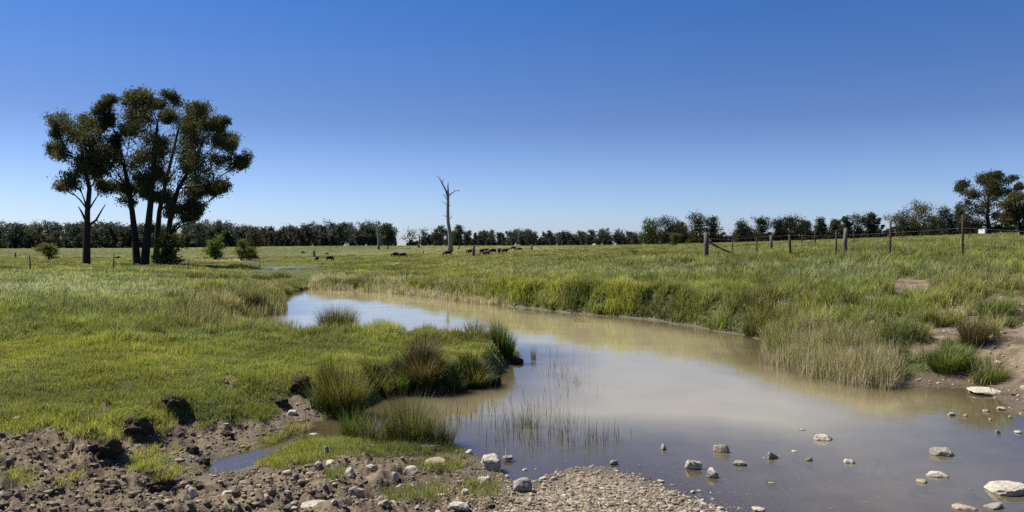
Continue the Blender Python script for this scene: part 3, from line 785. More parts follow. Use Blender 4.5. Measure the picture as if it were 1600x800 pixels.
# big dark clods broken from the turf edge
def clod(px, py, wpx, hpx, label):
    x, y, z = ground(px, py+hpx*.4); s = y/F; w, h = wpx*s, hpx*s
    n1 = fbm(IV3[:,0]*1.6+px, IV3[:,1]*1.6+IV3[:,2]*1.3+py, 4, 91); n2 = fbm(IV3[:,0]*5+px, IV3[:,1]*5+IV3[:,2]*4, 3, 92)
    n3 = fbm(IV3[:,0]*11+px, IV3[:,1]*11+IV3[:,2]*9, 2, 93)
    P = IV3*(1+.6*n1+.32*n2+.2*n3)[:, None]*np.array([w*.36, w*.32, h*.40])
    me = mesh_from('soil_clod', P, [IF3], [CLOD], smooth=True)
    o = link('soil_clod', me, loc=(x, y+w*.1, z+h*.15), label=label, category='soil clod', group='dark soil clods along the turf edge')
    if wpx > 40:        # turf still growing on the lump
        m = 220; a = rng.uniform(0, 6.28, m); r = np.sqrt(rng.random(m))*w*.30
        bx, by = np.cos(a)*r, np.sin(a)*r*.8+w*.08
        B = np.stack([bx, by, h*.30-(r/w)**2*h*.9], 1); ct = np.where((rng.random(m) < .3)[:, None], np.array([.30,.25,.12]), np.array([.13,.17,.03]))*rng.uniform(.7, 1.2, (m, 1))
        V, C = blade_arrays(B, rng.uniform(.04, .11, m), np.full(m, .005), a, rng.uniform(.2, .9, m), ct*.7, ct)
        link('grass_tuft', blades_mesh('grass_tuft', V, C, GRASS), o)
    return o
IV3, IF3 = ico(4)
for a in ((158,697,72,40,'largest dark soil clod at the mud end of the turf'),(213,661,58,34,'dark soil clod between the largest clod and the sunlit one'),
          (268,629,50,32,'dark overhanging soil clod highest on the turf edge'),(468,597,44,30,'dark soil clod under the turf lip near the olive rushes'),
          (440,629,28,18,'small dark soil clod at the turf lip by the puddle'),(250,758,54,24,'dark soil clod below the green tuft in mud'),
          (300,703,28,16,'brown soil clod between green tuft and puddle'),(318,722,24,16,'wet soil clod at the puddle tip'),
          (352,677,26,12,'low soil clod above the puddle'),(170,757,40,20,'soil clod deepest in the trampled mud'),(776,594,20,22,'dark earth lump at the broken corner of the spit'),
          (806,562,30,12,'flat dark earth slab of the little mud islet')):
    clod(*a)

# ------------------------------------------------------------------ trees
def tube(path, radii, seg=7, jit=.0):
    path = np.array(path, float); n = len(path); V = []; 
    up = np.array([.31, .17, .93])
    for i in range(n):
        t = path[min(i+1, n-1)]-path[max(i-1, 0)]; t /= np.linalg.norm(t)+1e-9
        a = np.cross(t, [1,.13,.07] if abs(t[0]) < .8 else [0,1,.1]); a /= np.linalg.norm(a); b = np.cross(t, a)
        th = np.linspace(0, 2*np.pi, seg, endpoint=False)
        rr = radii[i]*(1+(rng.normal(0, jit, seg) if jit else 0))
        V.append(path[i]+(np.cos(th)*rr)[:, None]*a+(np.sin(th)*rr)[:, None]*b)
    V = np.concatenate(V); Q = []
    for i in range(n-1):
        for k in range(seg): Q.append((i*seg+k, i*seg+(k+1) % seg, (i+1)*seg+(k+1) % seg, (i+1)*seg+k))
    cap = [tuple(range(seg))[::-1], tuple((n-1)*seg+k for k in range(seg))]
    return V, Q, cap
class Tubes:
    def __init__(s): s.V = []; s.Q = []; s.C = []; s.n = 0
    def add(s, path, radii, seg=7, jit=0):
        V, Q, cap = tube(path, radii, seg, jit); s.V.append(V)
        s.Q += [tuple(i+s.n for i in q) for q in Q]; s.C += [tuple(i+s.n for i in c) for c in cap]; s.n += len(V)
    def mesh(s, name, mat):
        polys = [np.array(s.Q)]
        for k in sorted(set(len(c) for c in s.C)): polys.append(np.array([c for c in s.C if len(c) == k]))
        return mesh_from(name, np.concatenate(s.V), polys, [mat], smooth=True)
def bend(a, b, r0, r1, k=5, sag=.06, seed=None):
    a = np.array(a, float); b = np.array(b, float); L = np.linalg.norm(b-a)
    off = rng.normal(0, sag*L, 3); ts = np.linspace(0, 1, k)
    return [a+(b-a)*t+off*math.sin(math.pi*t)+rng.normal(0, sag*L*.15, 3)*(0 < t < 1) for t in ts], [r0+(r1-r0)*t for t in ts]
def leaves(clumps, per, size, c_dark, c_light, droop=.5, aspect=.45, tight=.35, sub=7):
    """clumps: (x,y,z,rx,ry,rz); each is a spray of twig clusters, each cluster a bunch of leaves"""
    P, S, T = [], [], []
    for (x, y, z, rx, ry, rz) in clumps:
        v = rng.normal(0, 1, (sub, 3)); v /= np.linalg.norm(v, axis=1)[:, None]; v *= rng.uniform(.1, 1.0, (sub, 1))**.5*rng.uniform(.8, 1.45, (sub, 1))
        cc = np.array([x, y, z])+v*np.array([rx, ry, rz])
        n = int(per*rng.uniform(.5, 1.5)); pw = np.exp(rng.normal(0, .8, sub)); w = rng.choice(sub, n, p=pw/pw.sum()); cs = (.55+.45*np.sqrt(pw/pw.mean())).clip(.5, 1.7)*rng.uniform(.8, 1.2, sub)
        q = rng.standard_t(4, (n, 3)).clip(-2.6, 2.6)*tight*cs[w][:, None]*np.array([rx, ry, rz]); q[:, 2] -= np.abs(rng.normal(0, .10, n))*rz*droop*2
        P.append(cc[w]+q); T.append(np.repeat(rng.uniform(.6, 1.15), n)*rng.uniform(.7, 1.25, n)); S.append(size*rng.uniform(.6, 1.35, n))
    P = np.concatenate(P); S = np.concatenate(S); T = np.concatenate(T); n = len(P)
    d = rng.normal(0, 1, (n, 3)); d[:, 2] = -np.abs(d[:, 2])*droop*2.2; d /= np.linalg.norm(d, axis=1)[:, None]
    u = np.cross(d, rng.normal(0, 1, (n, 3))); u /= np.linalg.norm(u, axis=1)[:, None]+1e-9
    a = d*S[:, None]*.5; b = u*(S*aspect*.5)[:, None]
    V = np.stack([P-a, P+b*1.0-a*.1, P+a, P-b*1.0-a*.1], 1)
    mixv = np.clip(T-.5, 0, 1)[:, None]; C = np.array(c_dark)*(1-mixv)+np.array(c_light)*mixv
    return V.reshape(-1, 3), np.arange(n*4).reshape(n, 4), np.repeat(C, 4, 0)
def leaf_mesh(name, *a, **k):
    V, Q, C = leaves(*a, **k); return mesh_from(name, V, [Q], [LEAF], C, smooth=False)

GUM_D, GUM_L = (.046,.053,.024), (.150,.155,.070)
def big_gum(label, base_px, base_py, D, trunk_px, r0, clumps_px, dy, extra_limbs=(), per=900, grp='tall gum trees beyond the left paddock', size=.225, dd=1.5, tone=None):
    """trunk_px: list of (px,py) up the trunk; clumps_px: (px,py,rx,ry) seen in the crown; the crown is given its depth about the trunk"""
    x0 = (base_px-HX)/F*D; z0 = float(height(np.array([x0]), np.array([D]))[0])
    root = thing('gum_tree', label, 'tree', (x0, D, z0), grp)
    s = D/F; W = lambda px, py, yo=0: np.array([(px-HX)*s-x0, yo, EYE-(py-HY)*s-z0])
    tp = [W(p[0], p[1], dy*i/len(trunk_px)) for i, p in enumerate(trunk_px)]; tp[0][2] = -.25
    tb = Tubes(); n = len(tp)
    r0 = r0*.72; fl = [tp[0]]+[tp[0]*.9+tp[1]*.1]+tp[1:]; rad = [r0*1.3, r0*1.06]+[r0*(1-.72*(i/(n-1))) for i in range(1, n)]
    tb.add(fl, rad, 9, .05)
    cl = []
    for (px, py, rx, ry) in clumps_px:
        yo = dy+rng.normal(0, dd); c = W(px, py, yo)
        cl.append((c[0], c[1], c[2], rx*s*.92, (rx+ry)*.5*s*1.1, ry*s*.92))
        for _ in range(2):
            if rng.random() < .7:
                o = rng.normal(0, 1, 3); o /= np.linalg.norm(o); o = o*np.array([rx, (rx+ry)*.5, ry])*s*.85
                cl.append((c[0]+o[0], c[1]+o[1], c[2]+o[2], rx*s*.7, rx*s*.8, ry*s*.7))
        # limb from the trunk point below it
        below = [i for i in range(1, n) if tp[i][2] < c[2]-.4*s*abs(px-trunk_px[i][0])-.5]
        i = below[-1] if below else 1
        rr = r0*(1-.72*(i/(n-1)))*.42
        p, r = bend(tp[i], (c[0], c[1], c[2]-.1*ry*s), rr, .02, 6, .07); tb.add(p, r, 5)
        for _ in range(2):
            e = np.array(c)+rng.normal(0, 1, 3)*np.array([rx, rx, ry])*s*.6
            p2, r2 = bend(p[3], e, .05, .012, 4, .08); tb.add(p2, r2, 4)
    for path, ra in extra_limbs:
        tb.add([W(q[0], q[1], 0) for q in path], np.linspace(ra, .03, len(path)), 6, .05)
    link('trunk', tb.mesh('trunk', BARK), root)
    link('crown', leaf_mesh('crown', cl, per, size, *(tone or (GUM_D, GUM_L)), droop=.9, aspect=.36, sub=11, tight=.29), root)
    return root
big_gum('slender gum tree standing a little apart from its clump', 135, 408, 75, [(135,409),(136,370),(137,330),(140,295),(132,262),(126,225)], .46,
 [(95,190,17,15),(84,226,12,12),(110,184,13,10),(137,192,15,12),(124,212,18,14),(150,218,15,16),(104,240,13,12),(134,245,20,16),(117,282,15,11),(140,268,18,14),(152,290,12,10),(165,224,12,14),(168,248,12,12),(108,294,10,6),(88,205,10,8)], .0,
 extra_limbs=[([(139,352),(150,344),(158,330),(165,319)], .14),([(134,345),(127,330),(122,322)], .12)])
big_gum('gum tree with the outermost left stem of the four stem clump', 213, 411, 76, [(214,412),(212,370),(208,330),(203,295),(196,255),(188,215)], .50,
 [(172,172,13,11),(186,194,15,14),(168,214,14,13),(200,212,18,15),(178,244,17,14),(195,262,19,16),(180,286,17,13),(205,290,15,12),(190,312,12,9),(200,178,13,11),(170,190,9,8),(168,268,10,9),(182,160,10,7)], -.6)
big_gum('thickest central gum tree of the four stem clump', 229, 412, 74, [(225,413),(230,370),(234,330),(238,290),(242,240),(246,195)], .56,
 [(208,160,13,9),(240,153,17,12),(262,149,12,9),(226,178,18,14),(250,184,19,16),(235,210,21,16),(215,240,19,16),(241,246,21,16),(230,276,19,13),(256,224,17,14),(222,300,12,9),(250,300,14,9),(228,152,9,7)], .0)
big_gum('gum tree stem behind the shrub in the four stem clump', 243, 408, 79, [(243,409),(245,370),(247,330),(255,290),(266,240),(276,195)], .44,
 [(285,164,17,12),(276,190,19,15),(301,184,17,13),(286,215,21,16),(270,245,19,16),(266,276,17,13),(296,245,19,14),(286,272,19,13),(256,302,14,9),(300,206,14,12),(262,178,12,10)], .8)
big_gum('gum tree leaning outward on the right of the four stem clump', 258, 408, 76, [(256,409),(261,370),(268,330),(277,295),(300,255),(318,215)], .46,
 [(318,171,15,10),(325,196,15,13),(314,224,19,15),(341,214,15,11),(360,226,16,11),(368,241,11,12),(346,245,17,13),(320,256,19,15),(346,270,15,13),(350,289,11,10),(306,286,19,13),(326,291,13,11),(290,309,17,11),(312,322,13,9),(280,330,13,9),(302,343,11,6),(334,182,10,9),(298,330,12,8)], .3)

def shrub(px, py, wpx, hpx, label, c_d, c_l, shape='bush', stem=False):
    x, y, z = ground(px, py); s = y/F; w, h = wpx*s*1.3, hpx*s*1.08
    root = thing('shrub', label, 'shrub', (x, y, z), 'shrubs by the far creek')
    cl = []
    for i in range(16 if w > 1 else 9):
        f = rng.random(); a = rng.uniform(0, 6.28)
        prof = (1-f)**.6 if shape == 'cone' else math.sin(math.pi*min(.98, .25+f*.7))
        r = w*.36*prof*rng.random()**.5
        cl.append((math.cos(a)*r, math.sin(a)*r, h*(.12+.78*f), w*.17, w*.17, h*.13))
    tb = Tubes()
    for i in range(6):
        c = cl[i]; p, r = bend((rng.normal(0, .05*w), rng.normal(0, .05*w), -.1), c[:3], .03+.01*h, .01, 4); tb.add(p, r, 5)
    link('stem', tb.mesh('stem', BARK), root)
    link('foliage', leaf_mesh('foliage', cl, 260, max(.14, w*.06), c_d, c_l, droop=.15, aspect=.5, sub=6), root)
shrub(74,408,30,24,'lime green shrub on a short stem in the left paddock',(.11,.125,.02),(.24,.255,.045))
shrub(263,413,54,46,'wide olive shrub at the foot of the gum trees',(.085,.095,.025),(.21,.215,.065))
shrub(337,406,32,36,'cone shaped bright green shrub standing alone by the creek',(.07,.105,.02),(.17,.22,.045),'cone')
shrub(377,406,16,28,'narrow green shrub beside the lowest lime shrub',(.08,.11,.02),(.19,.225,.045))
shrub(390,406,24,18,'lowest lime shrub next to the narrow green one',(.095,.115,.025),(.22,.24,.05))
shrub(1055,383,16,18,'small pale green sapling before the dark tree row',(.07,.08,.02),(.13,.145,.04))
shrub(1081,379,18,20,'yellow green shrub under the dark tree row',(.08,.09,.015),(.16,.17,.03))

def field_tree(px, base, top, wpx, D, label, tone='dark', stem=.10, low=.25, cat='tree', name='field_tree', shape='round', per=230, grp='trees along the far paddock', lean=0, n=None):
    x = (px-HX)/F*D; z = float(height(np.array([x]), np.array([D]))[0])
    s = D/F; h = EYE-(top-HY)*s-z; w = wpx*s*1.2
    root = thing(name, label, cat, (x, D, z), grp)
    c_d, c_l = {'dark': ((.028,.034,.020), (.080,.090,.045)), 'olive': ((.045,.047,.020), (.115,.112,.048)), 'light': ((.055,.075,.020), (.125,.150,.045)),
                'grey': ((.045,.048,.036), (.10,.10,.075)), 'blue': ((.020,.030,.024), (.055,.07,.05))}[tone]
    cl = []; tb = Tubes(); n = n or int(12+w*1.3)
    th = h*(low+.15)
    p, r = bend((0,0,-.3), (lean*w, 0, th), max(.12, h*.026), max(.08, h*.016), 5, .03); tb.add(p, r, 7, .05)
    for i in range(n):
        f = (i+.5)/n; a = rng.uniform(0, 6.28)
        prof = {'round': math.sqrt(max(.05, 1-(2*(f-.45))**2*.95)), 'cone': (1-f)**.7+.08, 'spread': (.55+.55*f)*(1 if f < .85 else .7), 'column': .8*(1-.4*f)}[shape]
        q = w*.36*prof*math.sqrt(rng.random()); cr = max(w*.20, .4)
        zc = h*(low+(1-low)*(.06+.86*f))
        c = (math.cos(a)*q+lean*w*f, math.sin(a)*q, zc, cr*rng.uniform(.8,1.25), cr, cr*rng.uniform(.6,.9))
        cl.append(c)
        if i % 2 == 0:
            p2, r2 = bend(p[3 if f > .3 else 2], c[:3], max(.05, h*.009), .02, 4, .06); tb.add(p2, r2, 5)
    link('trunk', tb.mesh('trunk', BARK), root)
    link('crown', leaf_mesh('crown', cl, per, max(.30, .0017*D), c_d, c_l, droop=.4, aspect=.55, sub=7), root)
    return root
for a, k in (
 ((1015,384,342,30,230,'pale green leafy tree at the left end of the tree row'), dict(tone='light', low=.02, n=22)),
 ((1041,383,340,36,240,'dark round crowned tree beside the pale green leafy tree'), dict(low=.12, n=18)),
 ((1064,382,348,26,250,'small dark tree in the dip of the tree row'), dict(low=.15)),
 ((1089,382,332,32,240,'tallest open crowned tree of the left row group'), dict(low=.2, n=16)),
 ((1114,382,338,26,240,'dense square headed tree behind the strainer post'), dict(low=.05, n=18)),
 ((1160,380,347,28,250,'first rounded tree of the hedge beyond the wire fence'), dict(low=.05)),
 ((1190,380,338,30,250,'pointed dark tree above the hedge beyond the fence'), dict(low=.05, shape='cone', n=18)),
 ((1216,379,343,26,250,'left half of the broad dome behind the pale post'), dict(low=.05)),
 ((1237,378,339,38,250,'broad domed dark tree behind the rusty fence posts'), dict(low=.03, n=26)),
 ((1258,377,343,20,255,'right shoulder tree of the broad dome'), dict(low=.05)),
 ((1282,376,341,18,250,'small tree by itself between dome and tall pair'), dict(low=.1)),
 ((1305,375,343,18,255,'thin grey tree behind the dark wooden post'), dict(tone='grey', low=.1)),
 ((1321,374,338,16,245,'slim dark tree left of the slanting crown'), dict(low=.1)),
 ((1338,373,333,26,245,'dark tree with a crown slanting up to a point'), dict(low=.1, lean=.18, n=14)),
 ((1361,372,331,18,245,'tall narrow dark tree in the gap of the row'), dict(low=.15, shape='column')),
 ((1375,371,338,9,250,'very thin pale tree beside the tall narrow one'), dict(tone='grey', low=.3, n=6)),
 ((1408,369,330,34,215,'airy grey crowned tree left in the large mixed clump'), dict(tone='grey', low=.1, n=16)),
 ((1432,368,317,46,215,'tall rounded olive tree of the large mixed clump'), dict(tone='olive', low=.1, n=26)),
 ((1455,367,336,26,220,'lower dark tree on the side of the mixed clump'), dict(low=.05)),
 ((1478,366,325,26,200,'first upright tree beside the giant spreading gum'), dict(tone='blue', low=.08, n=16)),
 ((1498,365,320,24,200,'second upright tree touching the giant spreading gum'), dict(low=.08, n=16)),
 ((605,393,350,22,170,'dense dark twin tree beside the bleached dead trunk'), dict(low=.3, n=14, grp='paddock trees near the dead tree')),
 ((715,391,352,22,160,'drooping dark tree at the foot of the tall dead tree'), dict(low=.4, n=9, lean=.25, grp='paddock trees near the dead tree')),
 ((688,389,355,22,230,'round headed tree left of the tall dead tree'), dict(low=.3, n=9, grp='paddock trees near the dead tree')),
 ((640,389,358,26,260,'thin airy tree in the gap of the far wood'), dict(tone='grey', low=.25, n=9, per=60, grp='paddock trees near the dead tree')),
 ((662,389,358,16,250,'second airy tree beside the gap of the far wood'), dict(tone='blue', low=.3, n=6, per=90, grp='paddock trees near the dead tree')),
 ((398,388,358,30,200,'rusty brown bushy tree in front of the far wood'), dict(tone='olive', low=.05, n=14, grp='paddock trees near the dead tree'))):
    field_tree(*a, **k)
RISE = 'large gums on the rise'
big_gum('giant spreading gum tree on the rise', 1545, 364, 165, [(1545,364),(1545,352),(1543,338),(1543,320),(1546,300),(1550,285)], .62,
 [(1510,300,9,9),(1516,288,9,7),(1506,318,10,11),(1530,281,11,7),(1528,300,14,12),(1545,273,9,5),(1561,275,15,7),(1577,282,11,7),(1551,291,15,11),(1570,299,13,10),(1512,340,12,10),(1533,324,15,13),(1556,318,14,11),(1580,306,11,9),
  (1520,355,11,6),(1540,345,14,9),(1564,340,13,10),(1582,330,11,11),(1505,352,7,8),(1590,292,7,5),(1560,354,10,6)], 0, per=520, grp=RISE, size=.42, dd=2.2, tone=((.030,.035,.018),(.095,.098,.045)))
big_gum('nearer olive gum with a forked leaning trunk on the rise', 1596, 371, 112, [(1597,371),(1596,358),(1592,345),(1588,332),(1586,318)], .34,
 [(1567,318,10,8),(1580,311,12,7),(1597,307,13,7),(1572,331,11,9),(1590,326,14,9),(1608,320,12,9),(1601,338,12,8),(1562,342,8,7),(1578,343,9,7),(1618,332,10,10),(1612,346,10,7)], 0, per=420, grp=RISE, size=.32, dd=1.2,
 extra_limbs=[([(1597,366),(1606,352),(1612,340)], .16)], tone=((.045,.042,.018),(.13,.115,.045)))

# dead trees
def dead_tree(px, py, D, limbs, label, mat=PALEBARK, name='dead_tree', cat='dead tree'):
    x = (px-HX)/F*D; z = float(height(np.array([x]), np.array([D]))[0]); s = D/F
    tb = Tubes()
    for path, w0_, w1_ in limbs:
        P = [np.array([(q[0]-px)*s, rng.normal(0, .15)*(i > 0), (py-q[1])*s]) for i, q in enumerate(path)]
        if path[0][1] == py: P[0][2] = -.3
        tb.add(P, list(np.linspace(w0_*s*.5, w1_*s*.5, len(P))), 7, .08)
    return link(name, tb.mesh(name, mat), loc=(x, D, z), label=label, category=cat)
dead_tree(704,391,140,[
 ([(704,391),(704.5,378),(703,362),(700,345),(699.5,325),(700,305),(699.8,290)],8,3.0),
 ([(699.8,306),(697,296),(692,286),(689,280),(685,275)],3.2,1.2),([(691,284),(692,279),(694,276)],1.2,.5),([(685,275),(683,270)],1.1,.4),([(688,279),(686,272)],.9,.4),
 ([(699.8,292),(700,287),(700.4,282)],2.4,.9),([(700,304),(706,299),(711,295.5),(717,295)],2.2,.8),([(709,297),(712,292.5)],.9,.4),([(714,295),(720,298)],.7,.3),
 ([(699.5,310),(696,306),(693,300)],1.8,.6),([(699.6,318),(694,314),(690,312)],1.3,.5),([(700,336),(696,335),(693,333)],1.8,.7),([(701,340),(705,337),(706,334)],1.4,.6),([(700,320),(704,318)],1.3,.6),([(695,303),(691,303)],.8,.4)],
 'tall bare dead tree with forked bleached top in the far paddock')
dead_tree(592,394,165,[([(592,394),(591.5,380),(590,366),(588,352),(587,346)],4.2,.8),([(591,374),(594,368)],1.2,.5)],'bleached leaning dead trunk beside the dense twin tree')
dead_tree(654,391,180,[([(654,391),(655.5,382),(655,374)],3.4,2.4),([(655,378),(653.5,370)],1.6,.6)],'short white dead stump trunk in the far paddock')
dead_tree(491.5,399,125,[([(491.5,399),(491.7,393),(491,388)],4.0,3.0)],'grey broken stump by the far creek bend', WOOD, 'tree_stump', 'stump')

# far-off wood, read as one mass
def wood():
    Vt, Qt, Ct = [], [], []; nv = 0; tb = Tubes()
    def topy(px):
        return np.interp(px, [-400,0,60,140,200,300,370,410,440,490,520,560,600,622,630,655,690,730,770,850,940,1000,1060,1300,1700], [346,346,348,346,350,347,348,354,355,349,344,348,350,354,372,370,361,360,360,361,359,364,367,368,360])
    for k in range(1350):
        px = rng.uniform(-420, 1130) if k < 1150 else rng.uniform(1120, 1640)
        D = np.interp(px, [-400,400,640,700,1000,1140,1700], [330,350,380,470,500,330,260])*rng.uniform(.97, 1.22)
        if 616 < px < 636: continue
        x = (px-HX)/F*D; z = float(table(np.array([x]), np.array([D]))[0]); s = D/F
        t = topy(px)-1.5+rng.gamma(1.6, 2.8)+6.0*pn(px*.045, .5, 97); h = max(3.0, EYE-(t-HY)*s-z)
        low = .22
        if k >= 1150: h = rng.uniform(3.0, 5.5); low = .08
        elif k % 2 == 0: h *= rng.uniform(.4, .65); low = .03
        w = h*rng.uniform(.32, .72); c = []
        for i in range(8):
            f = (i+.5)/8; q = w*.42*math.sqrt(rng.random()); a = rng.uniform(0, 6.28)
            c.append((x+math.cos(a)*q, D+math.sin(a)*q, z+h*(low+(.92-low)*f), w*.27, w*.27, h*.12))
        g = rng.random()
        cd = np.array([.028,.039,.036])*(1-g)+np.array([.042,.044,.032])*g; cl_ = np.array([.070,.088,.080])*(1-g)+np.array([.088,.088,.068])*g  # bluish leaf tints: distance haze put into the colour, no air is built
        V, Q, C = leaves(c, 85, .75, cd, cl_, droop=.3, aspect=.65, sub=4)
        Vt.append(V); Qt.append(Q+nv); Ct.append(C); nv += len(V)
        tb.add([(x,D,z-.3),(x+rng.normal(0,.2),D,z+h*.35),(x+rng.normal(0,.3),D,z+h*.7)], [.22,.16,.08], 5)
    V = np.concatenate(Vt); C = np.concatenate(Ct); Q = np.concatenate(Qt)
    TV = np.concatenate(tb.V); TQ = np.array(tb.Q)+len(V)
    me = mesh_from('distant_wood', np.vstack([V, TV]), [Q, TQ], [LEAF], np.vstack([C, np.tile([[.06,.052,.045]], (len(TV), 1))]), smooth=False)
    link('distant_wood', me, kind='stuff', label='long dark belt of gum woodland along the horizon', category='woodland')
wood()

# ------------------------------------------------------------------ fences
def post_mesh(name, h, r, mat, top=.9, seg=8):
    tb = Tubes(); tb.add([(0,0,-.35),(0,0,.0),(rng.normal(0,.01),0,h*.5),(rng.normal(0,.02),rng.normal(0,.02),h)], [r*1.05,r,r*.95,r*top], seg, .07)
    return tb.mesh(name, mat)
def build_fence(label, posts, wires, base_label=None):
    """posts: (px, D, height, radius, material)"""
    pts = []
    for (px, D, h, r, m) in posts:
        x = (px-HX)/F*D; z = float(height(np.array([x]), np.array([D]))[0]); pts.append(np.array([x, D, z]))
    o = pts[0]; root = thing('wire_fence', label, 'fence', tuple(o))
    for P, (px, D, h, r, m) in zip(pts, posts):
        ob = link('post', post_mesh('post', h, r, m), root, tuple(P-o)); ob.rotation_euler = (random.uniform(-.03,.03), random.uniform(-.04,.04), random.uniform(0,3))
    for wz in wires:
        tb = Tubes(); path = []
        for i, P in enumerate(pts):
            path.append(P-o+np.array([0, 0, wz]))
            if i < len(pts)-1: path.append((P+pts[i+1])/2-o+np.array([0, 0, wz-.02]))
        tb.add(path, [.002]*len(path), 4)
        link('wire', tb.mesh('wire', WIRE), root)
    return root, pts
W_, R_ = WOOD, RUST
fr, pts = build_fence('long wire fence of mixed wood and rusty posts across the rise', [
  (1720,21.5,1.45,.05,R_),(1504,27,1.45,.036,R_),(1390,30.0,1.45,.04,R_),(1320,32.5,1.28,.085,W_),(1306,33,1.25,.035,R_),(1235,36.5,1.05,.06,R_),(1182,40,.95,.03,R_),(1144,42,.95,.03,R_),(1103,44,1.32,.15,W_)], (.25,.5,.75,1.0))
# strainer's stay
P = pts[-1]-pts[0]; tb = Tubes()
tb.add([P+np.array([.12,-.05,.78]), P+np.array([.95,-.15,.36]), P+np.array([1.9,-.25,-.08])], [.055,.06,.065], 7, .06)
link('stay', tb.mesh('stay', WOOD), fr, label='sloping timber stay propping the thick end post')
build_fence('second wire fence running back across the far rise', [(1205,52,1.15,.10,W_),(1273,58,1.5,.06,R_),(1253,70,1.1,.05,R_),(1334,78,1.2,.05,R_),(1410,84,1.2,.05,R_)], (.4,.8))
build_fence('low wire fence across the left paddock', [(-60,50,1.05,.045,W_),(47,52,1.05,.045,W_),(177,55,1.1,.045,W_),(294,57,.9,.035,W_),(406,66,1.1,.03,W_)], (.45,.85))
def lone_post(px, py, h, r, label, mat=WOOD):
    x, y, z = ground(px, py)
    link('fence_post', post_mesh('fence_post', h*y/F, r*y/F, mat), loc=(x, y, z), label=label, category='post')
lone_post(740,400,16,2.6,'thick dark post standing alone in front of the cattle')
lone_post(831,391,9,1.6,'short grey post alone on the far paddock')
lone_post(24,404,9,1.4,'short dark post stub far out in the left paddock')
lone_post(662,397,7,.7,'thin stake in front of the dead trees')

# ------------------------------------------------------------------ farm shed under the giant gum
def shed():
    px, D = 1544, 188; x = (px-HX)/F*D; z = float(height(np.array([x]), np.array([D]))[0])
    root = thing('farm_shed', 'small white walled shed half hidden under the giant gum', 'shed', (x, D, z))
    w, d, h, rr = 3.2, 2.6, 1.25, .6
    bm = bmesh.new()
    v = [bm.verts.new(c) for c in ((-w/2,-d/2,-.3),(w/2,-d/2,-.3),(w/2,d/2,-.3),(-w/2,d/2,-.3),(-w/2,-d/2,h),(w/2,-d/2,h),(w/2,d/2,h),(-w/2,d/2,h),(-w/2,0,h+rr),(w/2,0,h+rr))]
    for f in ((0,1,5,4),(2,3,7,6),(1,2,6,9,5),(3,0,4,8,7),(0,3,2,1)): bm.faces.new([v[i] for i in f])
    me = bpy.data.meshes.new('wall'); bm.to_mesh(me); bm.free(); me.materials.append(mat_rough('white_shed_paint', (.42,.42,.41), (.55,.55,.54), 2, .1)); link('wall', me, root)
    bm = bmesh.new()
    for sgn in (-1, 1):
        a = [(-w/2-.25, sgn*(d/2+.3), h-.17), (w/2+.25, sgn*(d/2+.3), h-.17), (w/2+.25, 0, h+rr+.02), (-w/2-.25, 0, h+rr+.02)]
        lo = [bm.verts.new(c) for c in a]; hi = [bm.verts.new((c[0], c[1], c[2]+.07)) for c in a]
        bm.faces.new(hi); bm.faces.new(lo[::-1])
        for i in range(4): bm.faces.new((lo[i], lo[(i+1)%4], hi[(i+1)%4], hi[i]))
    me = bpy.data.meshes.new('roof'); bm.to_mesh(me); bm.free(); me.materials.append(mat_rough('grey_shed_roof', (.30,.31,.32), (.38,.39,.40), 2, .1)); link('roof', me, root)
    bm = bmesh.new(); bmesh.ops.create_cube(bm, size=1)
    for q in bm.verts: q.co = Vector((q.co.x*.9-.6, q.co.y*.06-d/2-.02, q.co.z*1.2+.45))
    me = bpy.data.meshes.new('door'); bm.to_mesh(me); bm.free(); me.materials.append(mat_rough('dark_shed_door', (.05,.05,.05), (.08,.08,.08), 3, .1)); link('door', me, root)
shed()

